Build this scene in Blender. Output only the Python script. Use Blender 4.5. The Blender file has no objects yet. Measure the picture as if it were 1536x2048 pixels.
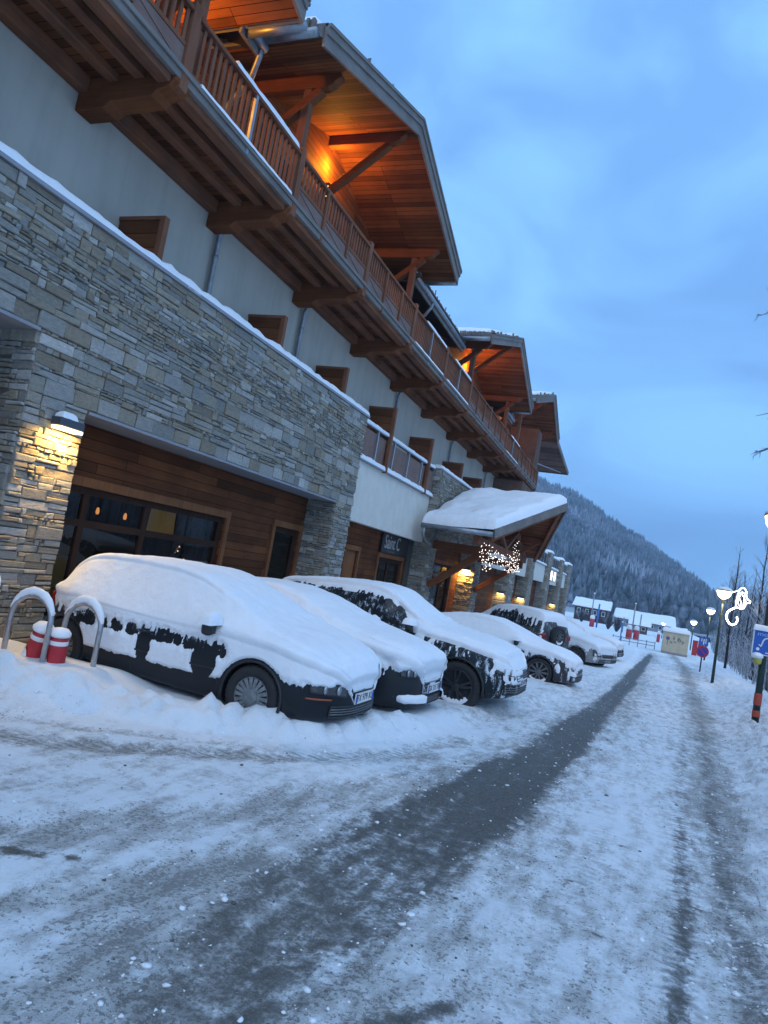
import bpy, math, random
import numpy as np
from mathutils import Vector, Matrix

# ---------------------------------------------------------------- camera, sky, sun, exposure
SC = bpy.context.scene
COL = SC.collection
CAM_P = (0.3669, 0.0760, 0.1729, 1400.0 / 2048.0)     # yaw, pitch, roll, focal length / image height
CAM_H = 1.85

def camera():
    yaw, pitch, roll, f = CAM_P
    fw = Vector((-math.sin(yaw) * math.cos(pitch), math.cos(yaw) * math.cos(pitch), math.sin(pitch)))
    r = Vector((math.cos(yaw), math.sin(yaw), 0))
    u = r.cross(fw)
    r2 = math.cos(roll) * r + math.sin(roll) * u
    u2 = -math.sin(roll) * r + math.cos(roll) * u
    cd = bpy.data.cameras.new("camera")
    cd.sensor_fit = 'VERTICAL'
    cd.sensor_height = 36.0
    cd.lens = 36.0 * f
    cd.clip_start = 0.05
    cd.clip_end = 6000
    co = bpy.data.objects.new("camera", cd)
    m = Matrix((r2, u2, -fw)).transposed().to_4x4()
    m.translation = (0, 0, CAM_H)
    co.matrix_world = m
    COL.objects.link(co)
    SC.camera = co
camera()

def N(nt, typ, **kw):
    n = nt.nodes.new(typ)
    for k, v in kw.items():
        setattr(n, k, v)
    return n

def L(nt, a, b):
    nt.links.new(a, b)

def world():
    w = bpy.data.worlds.new("World")
    SC.world = w
    w.use_nodes = True
    nt = w.node_tree
    nt.nodes.clear()
    out = N(nt, 'ShaderNodeOutputWorld')
    bg = N(nt, 'ShaderNodeBackground')
    bg.inputs['Strength'].default_value = 0.1
    sky = N(nt, 'ShaderNodeTexSky', sky_type='NISHITA')
    sky.sun_disc = False
    sky.sun_elevation = math.radians(6)
    sky.sun_rotation = math.radians(150)
    tc = N(nt, 'ShaderNodeTexCoord')
    # cloud deck: a dusk-blue layer with soft lighter and darker drifts, greyer and paler behind the viewer
    mp = N(nt, 'ShaderNodeMapping')
    mp.inputs['Scale'].default_value = (1.0, 1.0, 2.2)
    L(nt, tc.outputs['Generated'], mp.inputs['Vector'])
    no = N(nt, 'ShaderNodeTexNoise')
    no.inputs['Scale'].default_value = 2.9
    no.inputs['Detail'].default_value = 7
    no.inputs['Roughness'].default_value = 0.5
    no.inputs['Distortion'].default_value = 0.7
    L(nt, mp.outputs['Vector'], no.inputs['Vector'])
    rp = N(nt, 'ShaderNodeValToRGB')
    e = rp.color_ramp.elements
    e[0].position = 0.34; e[0].color = (1.40, 3.30, 6.8, 1)
    e[1].position = 0.66; e[1].color = (2.55, 5.75, 10.5, 1)
    L(nt, no.outputs['Fac'], rp.inputs['Fac'])
    sep = N(nt, 'ShaderNodeSeparateXYZ')
    L(nt, tc.outputs['Generated'], sep.inputs['Vector'])
    # lighter overhead, darker towards the valley's end
    mz = N(nt, 'ShaderNodeMapRange')
    mz.inputs['From Min'].default_value = 0.0
    mz.inputs['From Max'].default_value = 0.55
    mz.inputs['To Min'].default_value = 0.86
    mz.inputs['To Max'].default_value = 1.16
    L(nt, sep.outputs['Z'], mz.inputs['Value'])
    mul = N(nt, 'ShaderNodeVectorMath', operation='SCALE')
    L(nt, rp.outputs['Color'], mul.inputs[0])
    L(nt, mz.outputs['Result'], mul.inputs['Scale'])
    my = N(nt, 'ShaderNodeMapRange')
    my.inputs['From Min'].default_value = 0.45
    my.inputs['From Max'].default_value = -0.45
    L(nt, sep.outputs['Y'], my.inputs['Value'])
    mixb = N(nt, 'ShaderNodeMixRGB')
    L(nt, my.outputs['Result'], mixb.inputs['Fac'])
    L(nt, mul.outputs['Vector'], mixb.inputs['Color1'])
    mixb.inputs['Color2'].default_value = (4.6, 7.3, 11.4, 1)
    mixs = N(nt, 'ShaderNodeMixRGB')
    mixs.inputs['Fac'].default_value = 0.97
    L(nt, sky.outputs['Color'], mixs.inputs['Color1'])
    L(nt, mixb.outputs['Color'], mixs.inputs['Color2'])
    L(nt, mixs.outputs['Color'], bg.inputs['Color'])
    L(nt, bg.outputs['Background'], out.inputs['Surface'])
world()

def sun():
    ld = bpy.data.lights.new("sun", 'SUN')
    ld.energy = 0.5
    ld.angle = math.radians(50)
    ld.color = (1.0, 0.97, 0.93)
    lo = bpy.data.objects.new("sun", ld)
    az, el = math.radians(150), math.radians(48)      # behind the viewer and to the right, veiled by cloud
    d = Vector((math.sin(az) * math.cos(el), math.cos(az) * math.cos(el), math.sin(el)))
    lo.rotation_euler = d.to_track_quat('Z', 'Y').to_euler()
    COL.objects.link(lo)
sun()
SC.view_settings.view_transform = 'Standard'
SC.view_settings.look = 'None'
SC.view_settings.exposure = 0.35
SC.view_settings.gamma = 1.0
SC.view_settings.use_curve_mapping = False
SC.cycles.use_denoising = True
SC.cycles.max_bounces = 6
SC.cycles.volume_bounces = 1
SC.cycles.diffuse_bounces = 3
SC.cycles.glossy_bounces = 3
SC.cycles.transparent_max_bounces = 8
SC.cycles.sample_clamp_indirect = 4.0

# ---------------------------------------------------------------- helpers
RNG = random.Random(11)

def vnoise(x, y, seed=0):
    x = np.asarray(x, float); y = np.asarray(y, float)
    xi = np.floor(x).astype(np.int64); yi = np.floor(y).astype(np.int64)
    xf = x - xi; yf = y - yi
    u = xf * xf * (3 - 2 * xf); v = yf * yf * (3 - 2 * yf)
    def h(a, b):
        n = (a * 374761393 + b * 668265263 + seed * 974711) & 0xffffffff
        n = ((n ^ (n >> 13)) * 1274126177) & 0xffffffff
        n = n ^ (n >> 16)
        return (n & 0xffff) / 65535.0
    a = h(xi, yi); b = h(xi + 1, yi); c = h(xi, yi + 1); d = h(xi + 1, yi + 1)
    return a * (1 - u) * (1 - v) + b * u * (1 - v) + c * (1 - u) * v + d * u * v

def fbm(x, y, seed=0, oct=4, gain=0.5):
    s = 0; a = 1; t = 0
    for o in range(oct):
        s = s + a * vnoise(np.asarray(x) * 2 ** o + 17.3 * o, np.asarray(y) * 2 ** o + 9.1 * o, seed + o)
        t += a; a *= gain
    return s / t

def sstep(a, b, x):
    t = np.clip((np.asarray(x, float) - a) / (b - a), 0, 1)
    return t * t * (3 - 2 * t)

def wloc(o):
    p = Vector((0, 0, 0))
    while o is not None:
        p = p + o.location; o = o.parent
    return p

class MB:
    """collects faces and links them as ONE mesh object"""
    def __init__(s):
        s.v = []; s.f = []; s.c = []; s.usec = False
    def add(s, vs, fs, col=None):
        b = len(s.v)
        s.v.extend([tuple(map(float, p)) for p in vs])
        for f in fs:
            s.f.append(tuple(b + i for i in f))
            s.c.append(col)
        if col is not None:
            s.usec = True
        return s
    def box(s, x0, x1, y0, y1, z0, z1, col=None):
        if x0 > x1: x0, x1 = x1, x0
        if y0 > y1: y0, y1 = y1, y0
        vs = [(x0, y0, z0), (x1, y0, z0), (x1, y1, z0), (x0, y1, z0), (x0, y0, z1), (x1, y0, z1), (x1, y1, z1), (x0, y1, z1)]
        return s.add(vs, [(0, 3, 2, 1), (4, 5, 6, 7), (0, 1, 5, 4), (1, 2, 6, 5), (2, 3, 7, 6), (3, 0, 4, 7)], col)
    def beam(s, p, q, w, h, up=(0, 0, 1), col=None):
        p = Vector(p); q = Vector(q)
        d = (q - p).normalized(); up = Vector(up)
        a = d.cross(up)
        if a.length < 1e-4: a = d.cross(Vector((1, 0, 0)))
        a.normalize(); b = a.cross(d).normalized()
        vs = []
        for c in (p, q):
            for i, j in ((-1, -1), (1, -1), (1, 1), (-1, 1)):
                vs.append(c + a * (i * w / 2) + b * (j * h / 2))
        return s.add(vs, [(0, 1, 2, 3), (7, 6, 5, 4), (0, 4, 5, 1), (1, 5, 6, 2), (2, 6, 7, 3), (3, 7, 4, 0)], col)
    def prism(s, poly, axis, a, b, col=None):
        n = len(poly)
        def mk(p, t):
            if axis == 'x': return (t, p[0], p[1])
            if axis == 'y': return (p[0], t, p[1])
            return (p[0], p[1], t)
        vs = [mk(p, a) for p in poly] + [mk(p, b) for p in poly]
        fs = [tuple(range(n))[::-1], tuple(range(n, 2 * n))] + [(i, (i + 1) % n, n + (i + 1) % n, n + i) for i in range(n)]
        return s.add(vs, fs, col)
    def tube(s, pts, r, n=8, cap=True, col=None):
        pts = [Vector(p) for p in pts]
        rr = r if isinstance(r, (list, tuple)) else [r] * len(pts)
        vs = []; fs = []
        pa = None
        for i, p in enumerate(pts):
            d = (pts[min(i + 1, len(pts) - 1)] - pts[max(i - 1, 0)])
            if d.length < 1e-9: d = Vector((0, 0, 1))
            d.normalize()
            if pa is None:
                pa = d.cross(Vector((0.31, 0.17, 0.93)))
                if pa.length < 1e-3: pa = d.cross(Vector((1, 0, 0)))
            pa = (pa - d * pa.dot(d)).normalized()
            pb = d.cross(pa)
            for k in range(n):
                t = 2 * math.pi * k / n
                vs.append(p + (pa * math.cos(t) + pb * math.sin(t)) * rr[i])
        for i in range(len(pts) - 1):
            for k in range(n):
                k2 = (k + 1) % n
                fs.append((i * n + k, i * n + k2, (i + 1) * n + k2, (i + 1) * n + k))
        if cap:
            fs.append(tuple(range(n))[::-1])
            fs.append(tuple((len(pts) - 1) * n + k for k in range(n)))
        return s.add(vs, fs, col)
    def lathe(s, prof, c=(0, 0, 0), axis='z', n=24, col=None, cap=True):
        vs = []; fs = []
        for (r, h) in prof:
            for k in range(n):
                t = 2 * math.pi * k / n
                a, b = r * math.cos(t), r * math.sin(t)
                if axis == 'z': p = (c[0] + a, c[1] + b, c[2] + h)
                elif axis == 'y': p = (c[0] + a, c[1] + h, c[2] + b)
                else: p = (c[0] + h, c[1] + a, c[2] + b)
                vs.append(p)
        for i in range(len(prof) - 1):
            for k in range(n):
                k2 = (k + 1) % n
                fs.append((i * n + k, i * n + k2, (i + 1) * n + k2, (i + 1) * n + k))
        if cap:
            fs.append(tuple(range(n))[::-1]); fs.append(tuple((len(prof) - 1) * n + k for k in range(n)))
        return s.add(vs, fs, col)
    def ico(s, c, r, col=None):
        vs = [(c[0] + r * a, c[1] + r * b, c[2] + r * d) for a, b, d in ((0, 0, 1), (1, 0, 0), (0, 1, 0), (-1, 0, 0), (0, -1, 0), (0, 0, -1))]
        return s.add(vs, [(0, 1, 2), (0, 2, 3), (0, 3, 4), (0, 4, 1), (5, 2, 1), (5, 3, 2), (5, 4, 3), (5, 1, 4)], col)
    def grid(s, P, col=None, closed=False):
        P = np.asarray(P, float); a, b = P.shape[:2]
        fs = [(i * b + j, (i + 1) * b + j, (i + 1) * b + j + 1, i * b + j + 1) for i in range(a - 1) for j in range(b - 1)]
        return s.add(P.reshape(-1, 3), fs, col)
    def build(s, name, mat, parent=None, smooth=False, bevel=0, local=False, angle=40):
        off = (0, 0, 0)
        if parent is not None and not local:
            off = wloc(parent)
        me = bpy.data.meshes.new(name)
        vs = np.array(s.v, float).reshape(-1, 3) - np.array(off)
        me.from_pydata(vs.tolist(), [], s.f)
        if s.usec:
            at = me.attributes.new('tint', 'FLOAT_COLOR', 'FACE')
            arr = np.array([(c + (1,)) if c is not None else (0.5, 0.5, 0.5, 1) for c in s.c], np.float32)
            at.data.foreach_set('color', arr.ravel())
        me.materials.append(mat)
        if smooth:
            me.shade_smooth()
        me.update()
        o = bpy.data.objects.new(name, me)
        COL.objects.link(o)
        if parent is not None:
            o.parent = parent
        if bevel:
            m = o.modifiers.new('bevel', 'BEVEL'); m.width = bevel; m.segments = 1; m.limit_method = 'ANGLE'
        return o

def tag(o, label=None, cat=None, group=None, kind=None):
    if label: o['label'] = label
    if cat: o['category'] = cat
    if group: o['group'] = group
    if kind: o['kind'] = kind
    return o

def thing(name, label, cat, loc=(0, 0, 0), rz=0, group=None):
    o = bpy.data.objects.new(name, None)
    o.empty_display_size = 0.2
    o.location = loc; o.rotation_euler = (0, 0, rz)
    COL.objects.link(o)
    return tag(o, label, cat, group)

def copy_tree(o, parent=None):
    c = o.copy(); COL.objects.link(c)
    if parent is not None:
        c.parent = parent
    for ch in list(o.children):
        copy_tree(ch, c)
    return c

def gz(y):
    y = np.asarray(y, float)
    return np.where(y < 6.5, -.02 * (y - 6.5), np.where(y < 22, -.03 * (y - 6.5), np.where(y < 110, -.465 - .012 * (y - 22), -1.521)))

# ---------------------------------------------------------------- materials
MATS = {}
def mat(name):
    m = bpy.data.materials.new(name); m.use_nodes = True
    nt = m.node_tree
    b = nt.nodes['Principled BSDF']
    return m, nt, b

def coords(nt, scale=(1, 1, 1), rot=(0, 0, 0)):
    tc = N(nt, 'ShaderNodeTexCoord'); mp = N(nt, 'ShaderNodeMapping')
    mp.inputs['Scale'].default_value = scale; mp.inputs['Rotation'].default_value = rot
    L(nt, tc.outputs['Object'], mp.inputs['Vector'])
    return mp.outputs['Vector']

def noise(nt, vec, scale, detail=4, rough=0.55, dist=0.0):
    n = N(nt, 'ShaderNodeTexNoise')
    n.inputs['Scale'].default_value = scale; n.inputs['Detail'].default_value = detail
    n.inputs['Roughness'].default_value = rough; n.inputs['Distortion'].default_value = dist
    L(nt, vec, n.inputs['Vector'])
    return n.outputs['Fac']

def ramp(nt, fac, stops):
    r = N(nt, 'ShaderNodeValToRGB')
    el = r.color_ramp.elements
    while len(el) < len(stops): el.new(0.5)
    for e, (p, c) in zip(el, stops):
        e.position = p; e.color = tuple(c) + (1,) if len(c) == 3 else c
    L(nt, fac, r.inputs['Fac'])
    return r.outputs['Color']

def mix(nt, fac, a, b, mode='MIX'):
    m = N(nt, 'ShaderNodeMixRGB', blend_type=mode)
    for sock, v in ((m.inputs['Fac'], fac), (m.inputs['Color1'], a), (m.inputs['Color2'], b)):
        if isinstance(v, (int, float)): sock.default_value = v
        elif isinstance(v, tuple): sock.default_value = v + (1,) if len(v) == 3 else v
        else: L(nt, v, sock)
    return m.outputs['Color']

def math_(nt, op, a, b=None):
    m = N(nt, 'ShaderNodeMath', operation=op)
    for i, v in enumerate((a, b)):
        if v is None: continue
        if isinstance(v, (int, float)): m.inputs[i].default_value = v
        else: L(nt, v, m.inputs[i])
    return m.outputs['Value']

def bump(nt, b, h, strength=0.4, dist=0.02):
    n = N(nt, 'ShaderNodeBump')
    n.inputs['Strength'].default_value = strength; n.inputs['Distance'].default_value = dist
    L(nt, h, n.inputs['Height']); L(nt, n.outputs['Normal'], b.inputs['Normal'])

def attr(nt, name):
    a = N(nt, 'ShaderNodeAttribute'); a.attribute_name = name
    return a

def simple(name, col, rough=0.6, metal=0.0, nscale=None, var=0.25, bumps=0.0, spec=None):
    m, nt, b = mat(name)
    b.inputs['Roughness'].default_value = rough; b.inputs['Metallic'].default_value = metal
    b.inputs['Base Color'].default_value = tuple(col) + (1,)
    if nscale:
        v = coords(nt)
        f = noise(nt, v, nscale)
        c = ramp(nt, f, [(0.3, tuple(x * (1 - var) for x in col)), (0.7, tuple(min(1, x * (1 + var)) for x in col))])
        L(nt, c, b.inputs['Base Color'])
        if bumps: bump(nt, b, f, bumps)
    if spec is not None: b.inputs['Specular IOR Level'].default_value = spec
    return m

def emit(name, col, strength):
    m, nt, b = mat(name)
    b.inputs['Base Color'].default_value = tuple(col) + (1,)
    b.inputs['Emission Color'].default_value = tuple(col) + (1,)
    b.inputs['Emission Strength'].default_value = strength
    return m

def snow_mat(name, col=(0.84, 0.86, 0.89), bs=0.55, scale=9):
    m, nt, b = mat(name)
    v = coords(nt)
    f = noise(nt, v, scale, 6, 0.6)
    f2 = noise(nt, v, scale * 12, 3, 0.6)
    c = ramp(nt, f, [(0.25, tuple(x * 0.93 for x in col)), (0.75, col)])
    L(nt, c, b.inputs['Base Color'])
    b.inputs['Roughness'].default_value = 0.85
    b.inputs['Specular IOR Level'].default_value = 0.2
    bump(nt, b, math_(nt, 'ADD', f, math_(nt, 'MULTIPLY', f2, 0.35)), bs, 0.03)
    return m

def wood_mat(name, axis, col, var=0.45, plank=None, rough=0.7, grey=0.0, bs=0.25):
    """grain along the axis; plank = (plank height axis, plank height, plank length) draws board joints"""
    m, nt, b = mat(name)
    sc = {'x': (1.2, 22, 22), 'y': (22, 1.2, 22), 'z': (22, 22, 1.2)}[axis]
    v = coords(nt, sc)
    g = noise(nt, v, 1.0, 6, 0.65, 0.6)
    v2 = coords(nt)
    big = noise(nt, v2, 1.3, 3)
    dark = tuple(x * (1 - var) for x in col); lite = tuple(min(1, x * (1 + var)) for x in col)
    c = ramp(nt, g, [(0.28, dark), (0.72, lite)])
    c = mix(nt, 0.5, c, ramp(nt, big, [(0.3, dark), (0.7, lite)]), 'MIX')
    if grey:
        c = mix(nt, math_(nt, 'MULTIPLY', noise(nt, v2, 2.7, 4), grey), c, (0.30, 0.28, 0.26))
    h = g
    if plank:
        pa, ph, pl = plank
        tc = N(nt, 'ShaderNodeTexCoord'); sp = N(nt, 'ShaderNodeSeparateXYZ'); cb = N(nt, 'ShaderNodeCombineXYZ')
        L(nt, tc.outputs['Object'], sp.inputs['Vector'])
        L(nt, sp.outputs[axis.upper()], cb.inputs['X']); L(nt, sp.outputs[pa.upper()], cb.inputs['Y'])
        br = N(nt, 'ShaderNodeTexBrick')
        br.inputs['Scale'].default_value = 1.0
        br.inputs['Brick Width'].default_value = pl; br.inputs['Row Height'].default_value = ph
        br.inputs['Mortar Size'].default_value = 0.006; br.inputs['Mortar Smooth'].default_value = 0.2
        br.offset = 0.37; br.offset_frequency = 3; br.squash = 1.3; br.squash_frequency = 2
        br.inputs['Color1'].default_value = (0.55, 0.55, 0.55, 1); br.inputs['Color2'].default_value = (1.35, 1.3, 1.25, 1)
        br.inputs['Mortar'].default_value = (0.12, 0.1, 0.1, 1)
        L(nt, cb.outputs['Vector'], br.inputs['Vector'])
        c = mix(nt, 1.0, c, br.outputs['Color'], 'MULTIPLY')
        h = math_(nt, 'SUBTRACT', math_(nt, 'MULTIPLY', g, 0.3), br.outputs['Fac'])
    L(nt, c, b.inputs['Base Color'])
    b.inputs['Roughness'].default_value = rough
    b.inputs['Specular IOR Level'].default_value = 0.08
    bump(nt, b, h, bs, 0.01)
    return m

def stone_mat():
    m, nt, b = mat('ledge_stone')
    t = attr(nt, 'tint')
    v = coords(nt, (1, 1, 2.2))
    f = noise(nt, v, 14, 6, 0.65, 0.3)
    f2 = noise(nt, v, 70, 3, 0.6)
    c = mix(nt, 1.0, t.outputs['Color'], ramp(nt, f, [(0.25, (0.66, 0.66, 0.66)), (0.6, (1.03, 1.02, 1.0)), (0.8, (1.28, 1.27, 1.25))]), 'MULTIPLY')
    L(nt, c, b.inputs['Base Color'])
    b.inputs['Roughness'].default_value = 0.85
    bump(nt, b, math_(nt, 'ADD', f, math_(nt, 'MULTIPLY', f2, 0.4)), 0.7, 0.02)
    return m

def ground_mat():
    m, nt, b = mat('snowy_ground')
    a = attr(nt, 'wear')            # red: wet dark slush, green: sandy dirty snow
    sp = N(nt, 'ShaderNodeSeparateColor'); L(nt, a.outputs['Color'], sp.inputs['Color'])
    v = coords(nt)
    vs = coords(nt, (3.0, 0.9, 1), (0, 0, math.radians(-3)))
    n1 = noise(nt, v, 9, 6, 0.7)
    n2 = noise(nt, v, 38, 5, 0.75)
    n3 = noise(nt, vs, 2.4, 5, 0.65)
    n4 = noise(nt, v, 1.1, 4, 0.6)
    n5 = noise(nt, v, 110, 3, 0.7)
    white = ramp(nt, n4, [(0.3, (0.72, 0.76, 0.80)), (0.7, (0.84, 0.86, 0.88))])
    def sstp(v, lo, hi):
        q = N(nt, 'ShaderNodeMapRange'); q.interpolation_type = 'SMOOTHSTEP'
        q.inputs['From Min'].default_value = lo; q.inputs['From Max'].default_value = hi
        L(nt, v, q.inputs['Value'])
        return q.outputs['Result']
    cen = lambda v, k: math_(nt, 'MULTIPLY', math_(nt, 'SUBTRACT', v, 0.5), k)
    G, Rr = sp.outputs['Green'], sp.outputs['Red']
    # packed, sanded snow: greyer as it is more driven on, broken up by clods and streaks
    g1 = math_(nt, 'ADD', G, math_(nt, 'ADD', cen(n1, 1.5), math_(nt, 'ADD', cen(n3, 1.3), cen(n4, .6))))
    k1 = math_(nt, 'MULTIPLY', sstp(g1, .12, .80), sstp(G, .0, .12))
    packed = ramp(nt, n2, [(0.34, (0.35, 0.345, 0.33)), (0.58, (0.57, 0.575, 0.575))])
    c = mix(nt, k1, white, packed)
    # sand and grit showing as darker flecks
    g2 = math_(nt, 'ADD', n2, math_(nt, 'ADD', math_(nt, 'MULTIPLY', G, .20), cen(n3, .45)))
    k2 = math_(nt, 'MULTIPLY', sstp(g2, .63, .70), sstp(G, .08, .45))
    c = mix(nt, math_(nt, 'MULTIPLY', k2, .85), c, ramp(nt, n5, [(0.35, (0.13, 0.13, 0.125)), (0.65, (0.30, 0.29, 0.27))]))
    # wet slush on the asphalt
    s1 = math_(nt, 'ADD', Rr, math_(nt, 'ADD', cen(n1, 1.0), math_(nt, 'ADD', cen(n2, 1.0), cen(n3, .8))))
    k = math_(nt, 'MULTIPLY', sstp(s1, .30, .85), sstp(Rr, .02, .16))
    # lugs pressed by the tyres
    wv = N(nt, 'ShaderNodeTexWave'); wv.wave_type = 'BANDS'; wv.bands_direction = 'Y'
    wv.inputs['Scale'].default_value = 3.6; wv.inputs['Distortion'].default_value = 1.6; wv.inputs['Detail'].default_value = 3; wv.inputs['Detail Scale'].default_value = 3
    L(nt, v, wv.inputs['Vector'])
    lug = math_(nt, 'MULTIPLY', math_(nt, 'MULTIPLY', wv.outputs['Fac'], sp.outputs['Blue']), sstp(n1, .35, .6))
    c = mix(nt, math_(nt, 'MULTIPLY', lug, .75), c, (.20, .20, .195))
    slush = ramp(nt, math_(nt, 'ADD', math_(nt, 'MULTIPLY', n2, .6), math_(nt, 'MULTIPLY', n5, .4)), [(0.36, (0.050, 0.047, 0.042)), (0.49, (0.096, 0.091, 0.082)), (0.58, (0.165, 0.158, 0.145)), (0.67, (0.33, 0.325, 0.31))])
    c = mix(nt, k, c, slush)
    L(nt, c, b.inputs['Base Color'])
    rr = N(nt, 'ShaderNodeMapRange'); rr.inputs['To Min'].default_value = 0.9; rr.inputs['To Max'].default_value = 0.55
    L(nt, k, rr.inputs['Value']); L(nt, rr.outputs['Result'], b.inputs['Roughness'])
    b.inputs['Specular IOR Level'].default_value = 0.25
    bump(nt, b, math_(nt, 'ADD', math_(nt, 'MULTIPLY', n1, 0.7), math_(nt, 'ADD', math_(nt, 'MULTIPLY', n2, 0.5), math_(nt, 'SUBTRACT', math_(nt, 'MULTIPLY', n5, 0.15), math_(nt, 'MULTIPLY', lug, .35)))), 0.8, 0.045)
    return m

def dusted(name, col, snow=(0.72, 0.76, 0.82), lo=0.1, hi=0.6, rough=0.85, scale=3.0, amount=0.6):
    """bark or needles with snow lying on what faces up"""
    m, nt, b = mat(name)
    g = N(nt, 'ShaderNodeNewGeometry'); sp = N(nt, 'ShaderNodeSeparateXYZ')
    L(nt, g.outputs['Normal'], sp.inputs['Vector'])
    f = noise(nt, coords(nt), scale, 3)
    s = math_(nt, 'ADD', sp.outputs['Z'], math_(nt, 'MULTIPLY', math_(nt, 'SUBTRACT', f, 0.5), 1.2))
    mr = N(nt, 'ShaderNodeMapRange'); mr.inputs['From Min'].default_value = lo; mr.inputs['From Max'].default_value = hi
    mr.inputs['To Max'].default_value = amount
    L(nt, s, mr.inputs['Value'])
    L(nt, mix(nt, mr.outputs['Result'], tuple(col), tuple(snow)), b.inputs['Base Color'])
    b.inputs['Roughness'].default_value = rough
    b.inputs['Specular IOR Level'].default_value = 0.15
    return m

def pane_mat(name, tint=(0.75, 0.75, 0.72), rough=0.02):
    m, nt, b = mat(name)
    nt.nodes.remove(b)
    out = nt.nodes['Material Output']
    tr = N(nt, 'ShaderNodeBsdfTransparent'); tr.inputs['Color'].default_value = tint + (1,)
    gl = N(nt, 'ShaderNodeBsdfGlossy'); gl.inputs['Roughness'].default_value = rough
    fr = N(nt, 'ShaderNodeFresnel'); fr.inputs['IOR'].default_value = 1.6
    mx = N(nt, 'ShaderNodeMixShader')
    ge = N(nt, 'ShaderNodeNewGeometry')
    k = math_(nt, 'MULTIPLY', fr.outputs['Fac'], math_(nt, 'SUBTRACT', 1.0, ge.outputs['Backfacing']))
    L(nt, k, mx.inputs['Fac']); L(nt, tr.outputs['BSDF'], mx.inputs[1]); L(nt, gl.outputs['BSDF'], mx.inputs[2])
    L(nt, mx.outputs['Shader'], out.inputs['Surface'])
    return m

def paint_mat(name, col, rough=0.3, snowy=0.5, frost=(0.62, 0.68, 0.76), rise=None):
    """car paint with a crust of frost and thrown snow in streaks"""
    m, nt, b = mat(name)
    v = coords(nt, (9, 9, 2.2))
    f = noise(nt, v, 1.5, 6, 0.7, 0.5)
    f2 = noise(nt, coords(nt), 60, 2, 0.6)
    s = math_(nt, 'ADD', f, math_(nt, 'MULTIPLY', f2, 0.25))
    if rise:                                   # more of it clings towards the window line
        tz = N(nt, 'ShaderNodeTexCoord'); sz = N(nt, 'ShaderNodeSeparateXYZ'); L(nt, tz.outputs['Object'], sz.inputs['Vector'])
        rz = N(nt, 'ShaderNodeMapRange'); rz.inputs['From Min'].default_value = rise[0]; rz.inputs['From Max'].default_value = rise[1]; rz.inputs['To Max'].default_value = rise[2]
        L(nt, sz.outputs['Z'], rz.inputs['Value']); s = math_(nt, 'ADD', s, rz.outputs['Result'])
    mr = N(nt, 'ShaderNodeMapRange'); mr.interpolation_type = 'SMOOTHSTEP'
    mr.inputs['From Min'].default_value = 0.98 - 0.42 * snowy; mr.inputs['From Max'].default_value = 1.12 - 0.42 * snowy
    L(nt, s, mr.inputs['Value'])
    L(nt, mix(nt, mr.outputs['Result'], tuple(col), frost), b.inputs['Base Color'])
    r2 = N(nt, 'ShaderNodeMapRange'); r2.inputs['To Min'].default_value = rough; r2.inputs['To Max'].default_value = 0.9
    L(nt, mr.outputs['Result'], r2.inputs['Value']); L(nt, r2.outputs['Result'], b.inputs['Roughness'])
    b.inputs['Specular IOR Level'].default_value = 0.3
    return m

M = MATS
M['snow'] = snow_mat('fresh_snow')
M['ground'] = ground_mat()
M['stone'] = stone_mat()
M['plaster'] = simple('cream_plaster', (0.475, 0.44, 0.375), 0.9, 0, 2.0, 0.07, 0.1)
def stained(name, col):
    m, nt, b = mat(name)
    f = noise(nt, coords(nt, (3.2, 3.2, .35)), 1.0, 6, .65, .4); g = noise(nt, coords(nt), 1.1, 5, .6); h = noise(nt, coords(nt), 90, 2, .6)
    c = ramp(nt, f, [(.30, tuple(x * .80 for x in col)), (.55, col), (.8, tuple(x * 1.05 for x in col))])
    c = mix(nt, .4, c, ramp(nt, g, [(.3, tuple(x * .84 for x in col)), (.7, tuple(x * 1.06 for x in col))]))
    L(nt, c, b.inputs['Base Color']); b.inputs['Roughness'].default_value = .92; b.inputs['Specular IOR Level'].default_value = .15
    bump(nt, b, h, .25, .01)
    return m
M['plaster'] = stained('weathered_plaster', (0.475, 0.44, 0.375))
M['band'] = simple('pale_render', (0.62, 0.59, 0.52), 0.9, 0, 3.0, 0.06, 0.1)
M['clad'] = wood_mat('timber_cladding', 'y', (0.115, 0.040, 0.014), plank=('z', 0.165, 2.3))
M['cladv'] = wood_mat('weathered_boarding', 'z', (0.115, 0.050, 0.030), plank=('y', 0.14, 6.0), grey=0.3)
M['woodx'] = wood_mat('beam_timber', 'x', (0.165, 0.056, 0.021))
M['woody'] = wood_mat('joist_timber', 'y', (0.175, 0.058, 0.021), var=.65, grey=0.16)
M['woodz'] = wood_mat('post_timber', 'z', (0.185, 0.070, 0.033), grey=0.14)
M['soffit'] = wood_mat('soffit_boards', 'x', (0.165, 0.058, 0.020), plank=('y', 0.13, 4.0))
M['deck'] = wood_mat('balcony_boards', 'x', (0.13, 0.046, 0.017), plank=('y', 0.14, 3.0))
M['upper'] = wood_mat('upper_wall_boards', 'y', (0.20, 0.068, 0.022), plank=('z', 0.15, 3.0))
M['fascia'] = wood_mat('grey_fascia', 'y', (0.165, 0.145, 0.13), grey=0.4)
M['shingle'] = wood_mat('grey_shingle', 'x', (0.13, 0.115, 0.105), grey=0.4)
M['frame'] = wood_mat('window_timber', 'z', (0.19, 0.078, 0.032))
M['framedark'] = wood_mat('dark_window_timber', 'z', (0.040, 0.020, 0.012))
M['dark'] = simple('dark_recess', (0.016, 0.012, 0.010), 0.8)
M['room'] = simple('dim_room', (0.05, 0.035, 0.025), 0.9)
M['zinc'] = simple('zinc_metal', (0.28, 0.30, 0.32), 0.45, 0.7, 6, 0.2)
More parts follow.
